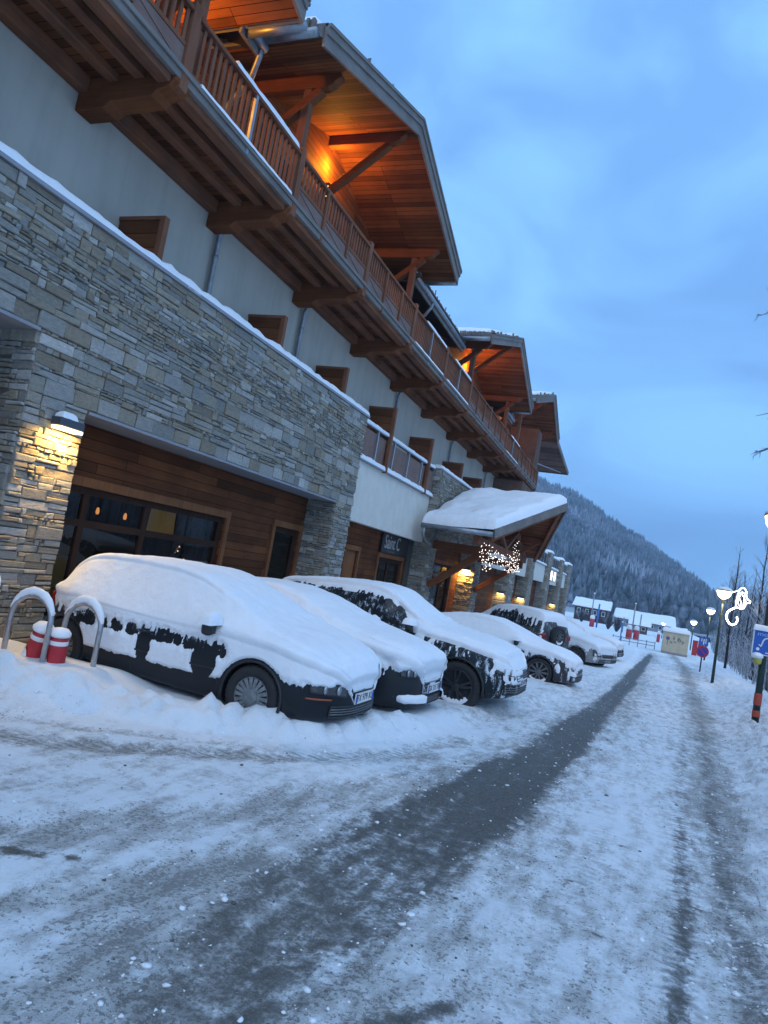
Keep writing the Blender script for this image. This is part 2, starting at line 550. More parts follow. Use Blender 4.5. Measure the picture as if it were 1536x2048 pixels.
M['steel'] = simple('galvanised_steel', (0.42, 0.44, 0.46), 0.35, 0.85, 12, 0.15)
M['lintel'] = simple('lintel_sheet', (0.26, 0.26, 0.28), 0.6, 0.1, 3, 0.1)
M['black'] = simple('black_plastic', (0.018, 0.018, 0.02), 0.55, 0, 20, 0.3)
M['rubber'] = simple('tyre_rubber', (0.022, 0.022, 0.023), 0.85, 0, 40, 0.4, 0.2)
M['pane'] = pane_mat('window_glass')
M['warm'] = emit('warm_lamp', (1.0, 0.62, 0.16), 9)
M['warmlow'] = emit('warm_glow', (1.0, 0.55, 0.10), 1.2)
M['white'] = emit('street_lamp_glow', (1.0, 0.80, 0.48), 5)
M['fairy'] = emit('fairy_light', (1.0, 0.82, 0.72), 3.2)
M['ropelight'] = emit('rope_light', (1.0, 0.95, 0.85), 8)
M['redp'] = simple('red_plastic', (0.42, 0.02, 0.03), 0.5, 0, 6, 0.2)
M['whitep'] = simple('white_plastic', (0.75, 0.75, 0.76), 0.5, 0, 6, 0.08)

# ---------------------------------------------------------------- ground
EDGE = np.array([(-9.5, 2.6), (-7.5, 3.7), (-5.35, 5.03), (-4.56, 5.45), (-3.73, 5.89), (-2.97, 6.45), (-2.45, 7.45), (-2.05, 9.4),
                 (-1.55, 12.7), (-1.15, 18), (-.65, 25), (0.0, 33), (.3, 45), (0.2, 60), (-4, 80), (-9, 120)])
def xe(y): return np.interp(y, EDGE[:, 1], EDGE[:, 0])
RB = np.array([(.75, 0), (.85, 3), (.95, 5), (1.08, 6.5), (1.35, 9), (1.9, 14), (2.2, 18), (2.9, 27), (3.2, 37), (3.6, 45), (4.4, 60), (6, 80), (9, 120)])
def xr(y): return np.interp(y, RB[:, 1], RB[:, 0])
TL = np.array([(-1.5, 0), (-1.63, 2.19), (-1.73, 2.78), (-1.80, 3.32), (-1.78, 3.9), (-1.74, 4.5), (-1.66, 5.1), (-1.56, 5.75), (-1.42, 6.89), (-1.21, 8.82), (-.97, 11.8), (-.66, 17.1), (-.08, 30.5), (.52, 42.3), (.9, 52)])
TR = np.array([(-1.15, 0), (-1.03, 2.67), (-.92, 3.47), (-.81, 4.52), (-.71, 5.6), (-.63, 6.79), (-.53, 8.15), (-.44, 10.0), (-.31, 13.0), (-.08, 18.6), (.42, 30.6), (.88, 41.7), (1.2, 52)])
BANDS = [  # wheel tracks that swing in from the left, (x, y) and half width
    ([(-8.5, 2.6), (-6.1, 3.15), (-4.2, 4.4), (-3.2, 5.4), (-2.4, 6.3), (-1.9, 7.4)], .16),
    ([(-8.5, 3.1), (-5.4, 3.9), (-3.9, 4.75), (-2.9, 5.75), (-2.2, 6.9), (-1.8, 8.6)], .13),
    ([(-6, 1.6), (-3.6, 2.6), (-2.9, 3.25), (-2.35, 4.2), (-2.0, 5.6)], .20),
    ([(-4.5, 1.5), (-2.7, 2.2), (-2.2, 2.9), (-1.9, 3.8)], .12),
    ([(-6.4, 3.95), (-4.4, 4.95), (-3.2, 5.85), (-2.3, 6.95), (-1.95, 8.6)], .10),
]
def dist_poly(x, y, pts):
    d = np.full(np.shape(x), 1e9)
    for (x0, y0), (x1, y1) in zip(pts, pts[1:]):
        dx, dy = x1 - x0, y1 - y0
        t = np.clip(((x - x0) * dx + (y - y0) * dy) / (dx * dx + dy * dy), 0, 1)
        d = np.minimum(d, np.hypot(x - x0 - t * dx, y - y0 - t * dy))
    return d

def edge_dist(x, y):
    g = np.gradient(xe(np.linspace(0, 130, 1301)), 0.1)
    sl = np.interp(y, np.linspace(0, 130, 1301), g)
    return (xe(y) - x) / np.sqrt(1 + sl * sl)

def park_lift(x, y):
    e = edge_dist(x, y)
    far = 1 - sstep(40, 60, y)
    lift = .11 * sstep(-.05, .35, e) * far
    near = 1 - sstep(7.6, 9.5, y)
    lump = .55 * np.abs(2 * vnoise(x * 5.2, y * 5.2, 5) - 1) + .3 * np.abs(2 * vnoise(x * 10.7, y * 10.7, 6) - 1) + .15 * vnoise(x * 19, y * 19, 7)
    lift = lift + near * sstep(-.10, .10, e) * (1 - sstep(.22, .75, e)) * (.03 + .26 * np.clip(lump - .10, 0, 1))
    lift = lift + .12 * sstep(-4.6, -5.3, x) * sstep(4.4, 5.2, y) * (1 - sstep(6.3, 7.0, y))
    return lift

def ground_z(x, y):
    x = np.asarray(x, float); y = np.asarray(y, float)
    z = gz(y) + park_lift(x, y)
    r = x - xr(y)
    far = 1 - sstep(50, 58, y)
    lum = .5 * np.abs(2 * vnoise(x * 4.7, y * 4.7, 9) - 1) + .35 * np.abs(2 * vnoise(x * 9.9, y * 9.9, 10) - 1) + .15 * vnoise(x * 18, y * 18, 12)
    z = z + far * (sstep(-.1, .9, r) * .26 + sstep(-.25, .15, r) * (1 - sstep(.9, 1.8, r)) * .24 * np.clip(lum - .12, 0, 1))
    z = z - np.clip(r - 1.7, 0, 14) * .30 * far - np.clip(r - 3, 0, 14) * .3 * (1 - far)
    # ruts and crumbs of the driven snow
    road = sstep(.1, -.1, edge_dist(x, y)) * sstep(.1, -.1, r)
    track = sstep(0, .3, x - np.interp(y, TL[:, 1], TL[:, 0])) * sstep(0, .3, np.interp(y, TR[:, 1], TR[:, 0]) - x)
    z = z - .02 * track * (1 - sstep(35, 50, y))
    z = z + road * (.034 * (fbm(x * 9, y * 5, 21, 4) - .5) + .03 * np.clip(fbm(x * 2.1, y * 1.2, 23, 3) - .5, 0, 1))
    z = z + (1 - road) * .05 * (fbm(x * 1.7, y * 1.7, 31, 4) - .5)
    z = z - .015 * sum(np.exp(-(dist_poly(x, y, p) / w) ** 2) for p, w in BANDS)
    return z

def axis_lines(segs):
    out = [segs[0][0]]
    for a, b, s0, s1 in segs:
        v = a; n = 0
        while v < b - 1e-6:
            t = (v - a) / (b - a)
            v = v + s0 + (s1 - s0) * t
            out.append(min(v, b))
    return np.unique(np.round(out, 4))

def np_mesh(name, V, F, m, smooth=False, colors=None, cname='wear'):
    me = bpy.data.meshes.new(name)
    V = np.asarray(V, np.float32); F = np.asarray(F, np.int32)
    k = F.shape[1]
    me.vertices.add(len(V)); me.vertices.foreach_set('co', V.ravel())
    me.loops.add(F.size); me.loops.foreach_set('vertex_index', F.ravel())
    me.polygons.add(len(F)); me.polygons.foreach_set('loop_start', np.arange(0, F.size, k, dtype=np.int32))
    me.update(calc_edges=True); me.validate()
    if colors is not None:
        at = me.attributes.new(cname, 'FLOAT_COLOR', 'POINT')
        at.data.foreach_set('color', np.asarray(colors, np.float32).ravel())
    me.materials.append(m)
    if smooth: me.shade_smooth()
    o = bpy.data.objects.new(name, me); COL.objects.link(o)
    return o

def grid_faces(a, b):
    i = np.arange(a * b).reshape(a, b)
    return np.stack([i[:-1, :-1], i[1:, :-1], i[1:, 1:], i[:-1, 1:]], -1).reshape(-1, 4)

def ground():
    xs = axis_lines([(-900, -60, 200, 60), (-60, -9, 15, 1), (-9, -6.5, .4, .07), (-6.5, 4.2, .055, .055), (4.2, 30, .15, 3), (30, 900, 20, 200)])
    ys = axis_lines([(-900, -10, 200, 30), (-10, 1.2, 3, .25), (1.2, 8.6, .045, .055), (8.6, 22, .07, .2), (22, 60, .3, 1.2), (60, 180, 2, 12), (180, 900, 30, 200)])
    X, Y = np.meshgrid(xs, ys, indexing='ij')
    Z = ground_z(X, Y)
    # what the wheels left: red = wet dark slush, green = sandy dirty snow
    r = X - xr(Y); e = edge_dist(X, Y)
    road = sstep(.25, -.15, e) * sstep(.3, -.15, r)
    fade = 1 - sstep(45, 56, Y)
    wob = (fbm(X * 1.6, Y * .8, 3, 3) - .5) * .25
    xl = np.interp(Y, TL[:, 1], TL[:, 0]); xrr = np.interp(Y, TR[:, 1], TR[:, 0])
    trk = sstep(-.16, .14, X + wob * .5 - xl) * sstep(-.18, .14, xrr - X - wob * .5) * fade
    trk = trk * (.86 + .45 * (fbm(X * 2.5, Y * .5, 41, 3) - .35)) * (.74 + .30 * sstep(3.0, 7.5, Y))
    rt = np.exp(-((X - np.interp(Y, [0, 3.67, 5.31, 8.39, 16, 26, 45], [.32, .40, .52, .66, 1.15, 1.6, 2.4]) + wob * .15) / .085) ** 2) * (.75 - .38 * sstep(5, 9, Y)) * (1 - sstep(20, 34, Y))
    rt2 = np.exp(-((X - np.interp(Y, [0, 3.67, 5.31, 8.39, 16, 26, 45], [.68, .74, .80, .95, 1.5, 2.1, 3.0])) / .15) ** 2) * .52 * (1 - sstep(11, 24, Y))
    patch = np.exp(-(dist_poly(X, Y, [(-1.02, 2.45), (-.75, 2.75), (-.52, 3.12)]) / .085) ** 2) * .8
    for cx, cy, cr in ((-2.85, 2.95, .07), (-2.72, 3.02, .05), (-2.6, 3.1, .05), (-2.5, 2.36, .07), (-.08, 3.55, .028), (.17, 3.4, .03), (-.33, 3.0, .03), (.43, 3.9, .03),
                       (-.5, 2.75, .03), (.02, 4.3, .03), (.36, 3.55, .025), (-.2, 5.0, .03), (.5, 2.9, .04), (-.75, 2.5, .04), (.12, 6.1, .04), (.62, 5.2, .03)):
        patch = np.maximum(patch, np.exp(-(((X - cx) / (cr * 1.6)) ** 2 + ((Y - cy) / cr) ** 2)) * .95)
    R = np.clip(np.maximum.reduce([trk, rt, rt2, patch]), 0, 1) * sstep(.2, -.05, e)
    bands = sum(np.exp(-(dist_poly(X, Y, p) / w) ** 2) for p, w in BANDS)
    halo = np.exp(-(np.clip(np.maximum(xl - X, X - xrr), 0, 9) / .38) ** 2) * fade
    G = road * (.31 - .14 * sstep(-1.7, -2.3, X) + .60 * (fbm(X * 1.1, Y * .6, 51, 3) - .5)) + road * .42 * np.clip(bands, 0, 1) + road * .28 * halo
    G = G + road * .52 * np.exp(-((X - np.interp(Y, [0, 5, 10, 20, 40], [.78, .86, 1.10, 1.7, 2.5])) / .30) ** 2)
    G = G * (.55 + .45 * sstep(.05, 1.0, -e))
    G = np.maximum(G, .36 * sstep(1.6, .2, e) * sstep(8.5, 10.5, Y) * (1 - sstep(22, 30, Y)))
    G = np.maximum(G, .30 * sstep(.7, .1, np.abs(r - .2)) * fade)
    G = np.clip(G, 0, 1) * (1 - .6 * sstep(48, 70, Y))
    rtx = np.interp(Y, [0, 3.67, 5.31, 8.39, 16, 26, 45], [.32, .40, .52, .66, 1.15, 1.6, 2.4])
    Bl = np.exp(-((X - rtx) / .10) ** 4) + .8 * np.exp(-((X - rtx - .30) / .09) ** 4) + .45 * np.exp(-((X - rtx + .62) / .09) ** 4) * sstep(.35, .6, fbm(X, Y * .5, 91, 2))
    for p, w in BANDS[:2]: Bl = Bl + .6 * np.exp(-(dist_poly(X, Y, p) / w) ** 4)
    Bl = np.clip(Bl, 0, 1) * (1 - sstep(14, 24, Y))
    col = np.stack([R, G, Bl, np.ones_like(R)], -1).reshape(-1, 4)
    V = np.stack([X, Y, Z], -1).reshape(-1, 3)
    o = np_mesh('ground', V, grid_faces(len(xs), len(ys)), M['ground'], True, col)
    tag(o, kind='structure')
ground()

# ---------------------------------------------------------------- the wooded mountain
RIDGE = np.array([(-60, 13), (-30, 11.8), (-14, 10.2), (-9.2, 8.55), (-6.3, 7.75), (-2.8, 5.85), (.4, 4.2), (3.06, 2.65), (4.91, 1.45), (7.5, .7), (12, .6), (30, 1.5), (60, 3)])
D0, D1 = 190.0, 640.0
def hill_z(az, d):
    """height of the slope at azimuth az (degrees from the road) and distance d"""
    top = CAM_H + D1 * np.tan(np.radians(np.interp(az, RIDGE[:, 0], RIDGE[:, 1])))
    t = np.clip((d - D0) / (D1 - D0), 0, 1.4)
    z = -1.6 + (top + 1.6) * np.where(t <= 1, t ** 1.1, 1 - (t - 1) * .6)
    return z + 5 * (fbm(az * .8, d * .02, 61, 3) - .5) * np.clip(t * 4, 0, 1)

def mountain():
    az = np.linspace(-55, 45, 120); dd = np.linspace(D0 - 5, D1 * 1.25, 44)
    A, D = np.meshgrid(az, dd, indexing='ij')
    V = np.stack([np.sin(np.radians(A)) * D, np.cos(np.radians(A)) * D, hill_z(A, D)], -1).reshape(-1, 3)
    o = np_mesh('mountain', V, grid_faces(len(az), len(dd)), simple('mountain_snow', (0.30, 0.33, 0.37), 0.9, 0, .05, .3), True)
    tag(o, kind='structure')
    # the far wood: conifers, each of three ragged tiers
    rs = np.random.RandomState(4)
    n = 14000
    a = rs.uniform(-13, 10.5, n); d = np.sqrt(rs.uniform(200 ** 2, (D1 + 12) ** 2, n))
    hgt = rs.uniform(5.5, 12, n) * (.72 + .5 * fbm(a * 1.5, d * .03, 71, 2))
    keep = rs.uniform(0, 1, n) < (.55 + .9 * (fbm(a * .9, d * .02, 75, 3)))
    a, d, hgt = a[keep], d[keep], hgt[keep]; n = len(a)
    bx = np.sin(np.radians(a)) * d; by = np.cos(np.radians(a)) * d; bz = hill_z(a, d) - .5
    K = 5; tv = []; tf = []
    for t, (z0, z1, r) in enumerate(((.06, .55, .19), (.30, .80, .14), (.58, 1.0, .08))):
        b = len(tv)
        for k in range(K):
            tv.append((k, r, z0, t))
        tv.append((-1, 0, z1, t))
        for k in range(K):
            tf.append((b + k, b + (k + 1) % K, b + K))
    V = np.zeros((n, len(tv), 3), np.float32)
    rot = rs.uniform(0, 6.28, n)
    for i, (k, r, z, t) in enumerate(tv):
        jit = rs.uniform(.55, 1.35, n) if k >= 0 else 0
        an = rot + max(k, 0) * 2 * np.pi / K + t
        V[:, i, 0] = bx + np.cos(an) * r * hgt * jit
        V[:, i, 1] = by + np.sin(an) * r * hgt * jit
        V[:, i, 2] = bz + hgt * (z - (rs.uniform(0, .05, n) if k >= 0 else 0))
    F = (np.array(tf)[None] + (np.arange(n) * len(tv))[:, None, None]).reshape(-1, 3)
    m, nt, b = mat('snowy_conifers')
    g = N(nt, 'ShaderNodeNewGeometry'); sp = N(nt, 'ShaderNodeSeparateXYZ'); L(nt, g.outputs['Normal'], sp.inputs['Vector'])
    v = coords(nt)
    f1 = noise(nt, v, .035, 4, .6); f2 = noise(nt, v, .5, 4, .7)
    s = math_(nt, 'ADD', math_(nt, 'MULTIPLY', sp.outputs['Z'], .25), math_(nt, 'ADD', math_(nt, 'MULTIPLY', f1, 1.3), math_(nt, 'MULTIPLY', f2, .9)))
    c = ramp(nt, s, [(0.96 / 2, (.020, .032, .040)), (1.15 / 2, (.055, .078, .095)), (1.40 / 2, (.15, .19, .235)), (1.62 / 2, (.32, .37, .44))])
    s2 = nt.nodes.new('ShaderNodeMath'); s2.operation = 'MULTIPLY'; s2.inputs[1].default_value = .5
    r = [x for x in nt.nodes if x.type == 'VALTORGB'][0]
    nt.links.remove(r.inputs['Fac'].links[0]); L(nt, s, s2.inputs[0]); L(nt, s2.outputs[0], r.inputs['Fac'])
    L(nt, c, b.inputs['Base Color']); b.inputs['Roughness'].default_value = .9; b.inputs['Specular IOR Level'].default_value = .1
    o = np_mesh('mountain_forest', V.reshape(-1, 3), F, m)
    tag(o, 'snow-dusted conifer forest covering the mountainside', 'forest', kind='stuff')
mountain()

# ---------------------------------------------------------------- bare trees along the right of the road
M['bark'] = dusted('snowy_bark', (0.030, 0.026, 0.028), (0.50, 0.55, 0.62), .25, .75, amount=.7)
M['twig'] = dusted('snowy_twigs', (0.060, 0.056, 0.062), (0.58, 0.63, 0.70), -.35, .45, amount=.8)

def bare_tree_mesh(h, seed, nb=22, lean=.04, spread=.22, up=.9):
    rg = random.Random(seed)
    tr = MB(); br = MB()
    pts = []; x = y = 0
    for i in range(9):
        t = i / 8
        pts.append((x, y, h * t)); x += rg.uniform(-1, 1) * lean * h * .12 + lean * h * .02; y += rg.uniform(-1, 1) * lean * h * .12
    rad = [.011 * h * (1 - .88 * i / 8) for i in range(9)]
    pts[0] = (0, 0, -.5)
    tr.tube(pts, rad, 7)
    def at(t):
        f = t * 8; i = min(int(f), 7); k = f - i
        return Vector(pts[i]).lerp(Vector(pts[i + 1]), k)
    for k in range(nb):
        t = .18 + .8 * (k + rg.random()) / nb
        p = at(t); an = rg.uniform(0, 6.28)
        ln = h * spread * (1.15 - .8 * t) * rg.uniform(.6, 1.25)
        d = Vector((math.cos(an), math.sin(an), up * rg.uniform(.5, 1.3))).normalized()
        q = []; pp = p.copy()
        for s in range(5):
            q.append(pp.copy())
            d = (d + Vector((rg.uniform(-.18, .18), rg.uniform(-.18, .18), rg.uniform(-.02, .22)))).normalized()
            pp = pp + d * ln / 4
        r0 = .0042 * h * (1.05 - .75 * t)
        br.tube(q, [r0 * (1 - .8 * s / 4) for s in range(5)], 4, cap=False)
        for s in range(rg.randint(3, 6)):
            f = rg.uniform(.25, .95); i = min(int(f * 4), 3)
            b0 = q[i].lerp(q[i + 1], f * 4 - i)
            dd = (q[min(i + 1, 4)] - q[i]).normalized()
            dd = (dd + Vector((rg.uniform(-.8, .8), rg.uniform(-.8, .8), rg.uniform(-.2, .6)))).normalized()
            l2 = ln * rg.uniform(.2, .5)
            mid = b0 + dd * l2 * .5 + Vector((rg.uniform(-.05, .05), rg.uniform(-.05, .05), .02)) * l2
            br.tube([b0, mid, b0 + dd * l2 + Vector((0, 0, -.06 * l2))], [r0 * .5, r0 * .4, r0 * .25], 3, cap=False)
    return tr, br

def bare_trees():
    protos = []
    lab = {0: 'thin leafless tree with snow on its twigs in the wood beside the road',
           1: 'thin leafless tree with snow on its twigs in the wood beside the road'}
    for i in range(6):
        t = thing('bare_tree', lab[0], 'tree', (0, 0, 0), 0, 'leafless trees in the wood beside the road')
        a, b = bare_tree_mesh(6.8, 100 + i * 7, 34 + i * 4, .05, .20 + .02 * (i % 3), 1.5)
        a.build('trunk', M['bark'], t, True, local=True); b.build('branches', M['twig'], t, local=True)
        protos.append(t)
    rg = random.Random(5)
    spots = []
    for k in range(190):
        y = 23 + 87 * ((k + rg.random()) / 190) ** 1.25
        x = float(xr(y)) + 1.9 + rg.random() ** 1.2 * (5 + y * .09)
        spots.append((x, y))
    for k in range(26):
        y = 12 + 14 * rg.random()
        spots.append((float(xr(y)) + 1.9 + rg.random() * 4, y))
    for i, (x, y) in enumerate(spots):
        o = protos[i] if i < 6 else copy_tree(protos[i % 6])
        o.location = (x, y, float(ground_z(x, y)))
        s = rg.uniform(.62, 1.08) * (1.0 + .004 * (y - 30) if y > 26 else .74)
        o.scale = (s * 1.1, s * 1.1, s); o.rotation_euler.z = rg.uniform(0, 6.28)
    # one that stands clear of the others
    t = thing('bare_tree', 'tallest leafless tree, rising thin and dark behind the light decoration', 'tree', (0, 0, 0))
    a, b = bare_tree_mesh(6.9, 77, 24, .012, .13, 1.1)
    a.build('trunk', M['bark'], t, True, local=True); b.build('branches', M['twig'], t, local=True)
    y = 42; x = 4.55; t.location = (x, y, float(ground_z(x, y)) - .3)
    # snowy brush between the trunks
    rs = random.Random(8); m = MB()
    for k in range(3600):
        y = 11 + 95 * rs.random(); x = float(xr(y)) + 1.5 + rs.random() * (4 + .06 * y)
        z = float(gz(y)) + .15 - max(0, x - float(xr(y)) - 1.7) * .30
        h = rs.uniform(.8, 2.6); w = .006 + .00022 * y
        d = Vector((rs.uniform(-.35, .35), rs.uniform(-.35, .35), 1)).normalized()
        p = Vector((x, y, z - .2)); q = p + d * h
        m.tube([p, p.lerp(q, .5) + Vector((rs.uniform(-.1, .1), rs.uniform(-.1, .1), 0)), q], [w, w * .8, w * .4], 3, cap=False)
        for s in range(3):
            f = rs.uniform(.3, .95); b0 = p.lerp(q, f); an = rs.uniform(0, 6.28)
            m.tube([b0, b0 + Vector((math.cos(an) * .35, math.sin(an) * .35, rs.uniform(.05, .45))) * h * .45], [w * .6, w * .3], 3, cap=False)
    tag(m.build('undergrowth', M['twig']), 'snowy twigs and saplings filling the slope right of the road', 'undergrowth', kind='stuff')
    # the tree whose twigs reach in at the right edge
    t = thing('bare_tree', 'tree outside the right edge whose drooping twigs reach into the sky', 'tree', (0, 0, 0))
    tr = MB(); br = MB()
    bx, by = 3.9, 11.5; b0 = float(ground_z(bx, by))
    t.location = (bx, by, b0)
    tr.tube([(bx, by, b0 - .4), (bx + .1, by, b0 + 3), (bx, by + .1, b0 + 6), (bx + .1, by, b0 + 9)], [.14, .12, .09, .03], 9)
    rg = random.Random(3)
    for zb, tx, ty, tz in ((7.6, 1.06, 11.3, 6.50), (5.4, 1.19, 11.3, 4.97), (5.2, 1.25, 11.3, 4.42), (7.9, 1.25, 11.4, 6.72)):
        p = Vector((bx + .05, by, b0 + zb)); q = Vector((tx, ty, tz))
        c = p.lerp(q, .5) + Vector((0, 0, .35))
        path = [p * (1 - s) ** 2 + c * 2 * s * (1 - s) + q * s * s for s in [i / 7 for i in range(8)]]
        br.tube(path, [.026 * (1 - .85 * i / 7) for i in range(8)], 5)
        for k in range(16):
            f = rg.uniform(.35, 1); i = min(int(f * 7), 6); s0 = path[i].lerp(path[i + 1], f * 7 - i)
            d = Vector((rg.uniform(-.9, .2), rg.uniform(-.4, .4), rg.uniform(-.7, .35))) * rg.uniform(.10, .32)
            br.tube([s0, s0 + d * .6, s0 + d + Vector((0, 0, -.03))], [.007, .005, .003], 4)
            for k2 in range(3):
                e = s0 + d * rg.uniform(.3, 1)
                br.tube([e, e + Vector((rg.uniform(-.08, .04), rg.uniform(-.05, .05), rg.uniform(-.12, .05)))], [.004, .002], 3)
    tr.build('trunk', M['bark'], t, True); br.build('branches', M['bark'], t)
bare_trees()

def clods():
    '''crumbs of snow and slush thrown about by the wheels'''
    rg = random.Random(21)
    base = [(0, 0, 1), (.894, 0, .447), (.276, .851, .447), (-.724, .526, .447), (-.724, -.526, .447), (.276, -.851, .447), (.724, .526, -.447), (-.276, .851, -.447), (-.894, 0, -.447), (-.276, -.851, -.447), (.724, -.526, -.447), (0, 0, -1)]
    tri = [(0, 1, 2), (0, 2, 3), (0, 3, 4), (0, 4, 5), (0, 5, 1), (1, 6, 2), (2, 7, 3), (3, 8, 4), (4, 9, 5), (5, 10, 1), (1, 10, 6), (2, 6, 7), (3, 7, 8), (4, 8, 9), (5, 9, 10), (11, 7, 6), (11, 8, 7), (11, 9, 8), (11, 10, 9), (11, 6, 10)]
    W_, D_ = [], []
    for k in range(6500):
        y = 1.8 + 24 * rg.random() ** 2.2; u = rg.random()
        xl, xr_ = float(np.interp(y, TL[:, 1], TL[:, 0])), float(np.interp(y, TR[:, 1], TR[:, 0]))
        if u < .30: x = float(xr(y)) + rg.gauss(.15, .35); c = W_
        elif u < .52: x = float(xe(y)) + abs(rg.gauss(0, .35)) - .1; c = W_
        elif u < .68: x = (xl if rg.random() < .5 else xr_) + rg.gauss(0, .16); c = W_ if rg.random() < .6 else D_
        else: x = rg.uniform(float(xe(y)), float(xr(y))); c = D_ if rg.random() < .45 else W_
        c.append((x, y, min(.024, .003 + rg.expovariate(1 / .0042)) * (.75 if c is D_ else 1)))
    for lst, nm, mt, lab in ((W_, 'snow_crumbs', M['snow'], 'crumbs of snow scattered over the road'), (D_, 'slush_crumbs', simple('slush_grit', (.10, .10, .098), .7, 0, 20, .4), 'dark crumbs of slush and grit scattered over the road')):
        P = np.array(lst); n = len(P); B = np.array(base)
        z = ground_z(P[:, 0], P[:, 1])
        rs = np.random.RandomState(5)
        V = B[None] * (P[:, 2, None, None] * rs.uniform(.45, 1.35, (n, 12, 1))) * np.array([1, 1, .6])
        an = rs.uniform(0, 6.28, n); c, q = np.cos(an)[:, None], np.sin(an)[:, None]
        X = V[..., 0] * c * 1.25 - V[..., 1] * q; Y = V[..., 0] * q * 1.25 + V[..., 1] * c
        V = np.stack([X + P[:, 0, None], Y + P[:, 1, None], V[..., 2] + (z + P[:, 2] * .12)[:, None]], -1)
        F = (np.array(tri)[None] + (np.arange(n) * 12)[:, None, None]).reshape(-1, 3)
        tag(np_mesh(nm, V.reshape(-1, 3), F, mt, True), lab, 'snow', kind='stuff')
clods()

# ---------------------------------------------------------------- the blue evening air
def haze():
    m = MB(); m.box(-940, 940, -940, 940, -40, 260)
    mt = bpy.data.materials.new('evening_haze'); mt.use_nodes = True
    nt = mt.node_tree; nt.nodes.clear()
    out = N(nt, 'ShaderNodeOutputMaterial'); v = N(nt, 'ShaderNodeVolumePrincipled')
    v.inputs['Color'].default_value = (.62, .80, 1.0, 1); v.inputs['Density'].default_value = HAZE; v.inputs['Anisotropy'].default_value = 0.0
    L(nt, v.outputs['Volume'], out.inputs['Volume'])
    tag(m.build('haze', mt), kind='stuff')
HAZE = .00048
haze()

# ---------------------------------------------------------------- shared builders
PAL = [(.24, .19, .12), (.21, .16, .10), (.30, .25, .17), (.26, .22, .15), (.33, .28, .20), (.20, .20, .185), (.25, .245, .225), (.30, .295, .27), (.22, .205, .165), (.27, .235, .175), (.19, .145, .095), (.34, .335, .315), (.245, .255, .25), (.165, .165, .155), (.29, .25, .19)]
LITE = [(.44, .43, .40), (.48, .47, .44), (.40, .39, .37), (.36, .355, .335)]
def stone_face(mb, fm, w, h, holes=(), seed=1, smax=.20, quoins=True, lite=.14):
    """split-faced ledge stones laid in uneven courses; fm(u, v, d) maps the face into the world"""
    rg = random.Random(seed)
    vb = sorted(set([0.0, h] + [x for hl in holes for x in (hl[2], hl[3]) if 0 < x < h]))
    # a course of larger stones right over each opening
    heads = sorted(set(hl[3] for hl in holes if hl[3] < h))
    cuts = sorted(set(vb + [min(h, x + .21) for x in heads]))
    rows = []
    for a, b in zip(cuts, cuts[1:]):
        if b - a < .03: continue
        big = any(abs(a - x) < 1e-6 for x in heads)
        if big: rows.append((a, b, True)); continue
        v = a; hs = []
        while v < b - 1e-6:
            hh = rg.choice((.045, .06, .075, .09, .11, .13, smax * .85)) * rg.uniform(.85, 1.15); hs.append(hh); v += hh
        k = (b - a) / sum(hs); v = a
        for hh in hs: rows.append((v, v + hh * k, False)); v += hh * k
    for a, b, big in rows:
        mid = (a + b) / 2
        iv = [(0.0, w)]
        for (u0, u1, v0, v1) in holes:
            if v0 < mid < v1:
                nv = []
                for x0, x1 in iv:
                    if u1 <= x0 or u0 >= x1: nv.append((x0, x1)); continue
                    if u0 > x0: nv.append((x0, u0))
                    if u1 < x1: nv.append((u1, x1))
                iv = nv
        for x0, x1 in iv:
            if x1 - x0 < .02: continue
            ws = []; u = x0
            while u < x1 - 1e-6:
                ww = rg.uniform(.22, .55) if big else min(.55, max(.06, (b - a) * rg.choice((.9, 1.3, 1.8, 2.4, 3.2, 4.4)) * rg.uniform(.8, 1.2)))
                ws.append(ww); u += ww
            k = (x1 - x0) / sum(ws); u = x0
            for ww in ws:
                p0, p1 = u, u + ww * k; u = p1
                parts = [(a, b)]
                if not big and b - a > .085 and rg.random() < .5:
                    c = a + (b - a) * rg.uniform(.35, .65); parts = [(a, c), (c, b)]
                for q0, q1 in parts:
                    g = .005; d = rg.uniform(.0, .045)
                    col = rg.choice(LITE) if rg.random() < (.45 if big else lite) else rg.choice(PAL)
                    s = rg.uniform(.86, 1.14); col = tuple(min(.8, (c * .62 + q * .38) * s) for c, q in zip(col, (.27, .252, .215)))
                    j = lambda: rg.uniform(-.009, .009)
                    o = [(p0 + g + j(), q0 + g + j()), (p1 - g + j(), q0 + g + j()), (p1 - g + j(), q1 - g + j()), (p0 + g + j(), q1 - g + j())]
                    e = min(.012, (q1 - q0) * .2, (p1 - p0) * .2)
                    i = [(o[0][0] + e, o[0][1] + e), (o[1][0] - e, o[1][1] + e), (o[2][0] - e, o[2][1] - e), (o[3][0] + e, o[3][1] - e)]
                    vs = [fm(a_, b_, -.012) for a_, b_ in o] + [fm(a_, b_, d * .7) for a_, b_ in o] + [fm(a_, b_, d + rg.uniform(-.004, .004)) for a_, b_ in i]
                    fs = [(4 + n, 4 + (n + 1) % 4, 8 + (n + 1) % 4, 8 + n) for n in range(4)] + [(n, (n + 1) % 4, 4 + (n + 1) % 4, 4 + n) for n in range(4)] + [(8, 9, 10, 11)]
                    mb.add(vs, fs, col)

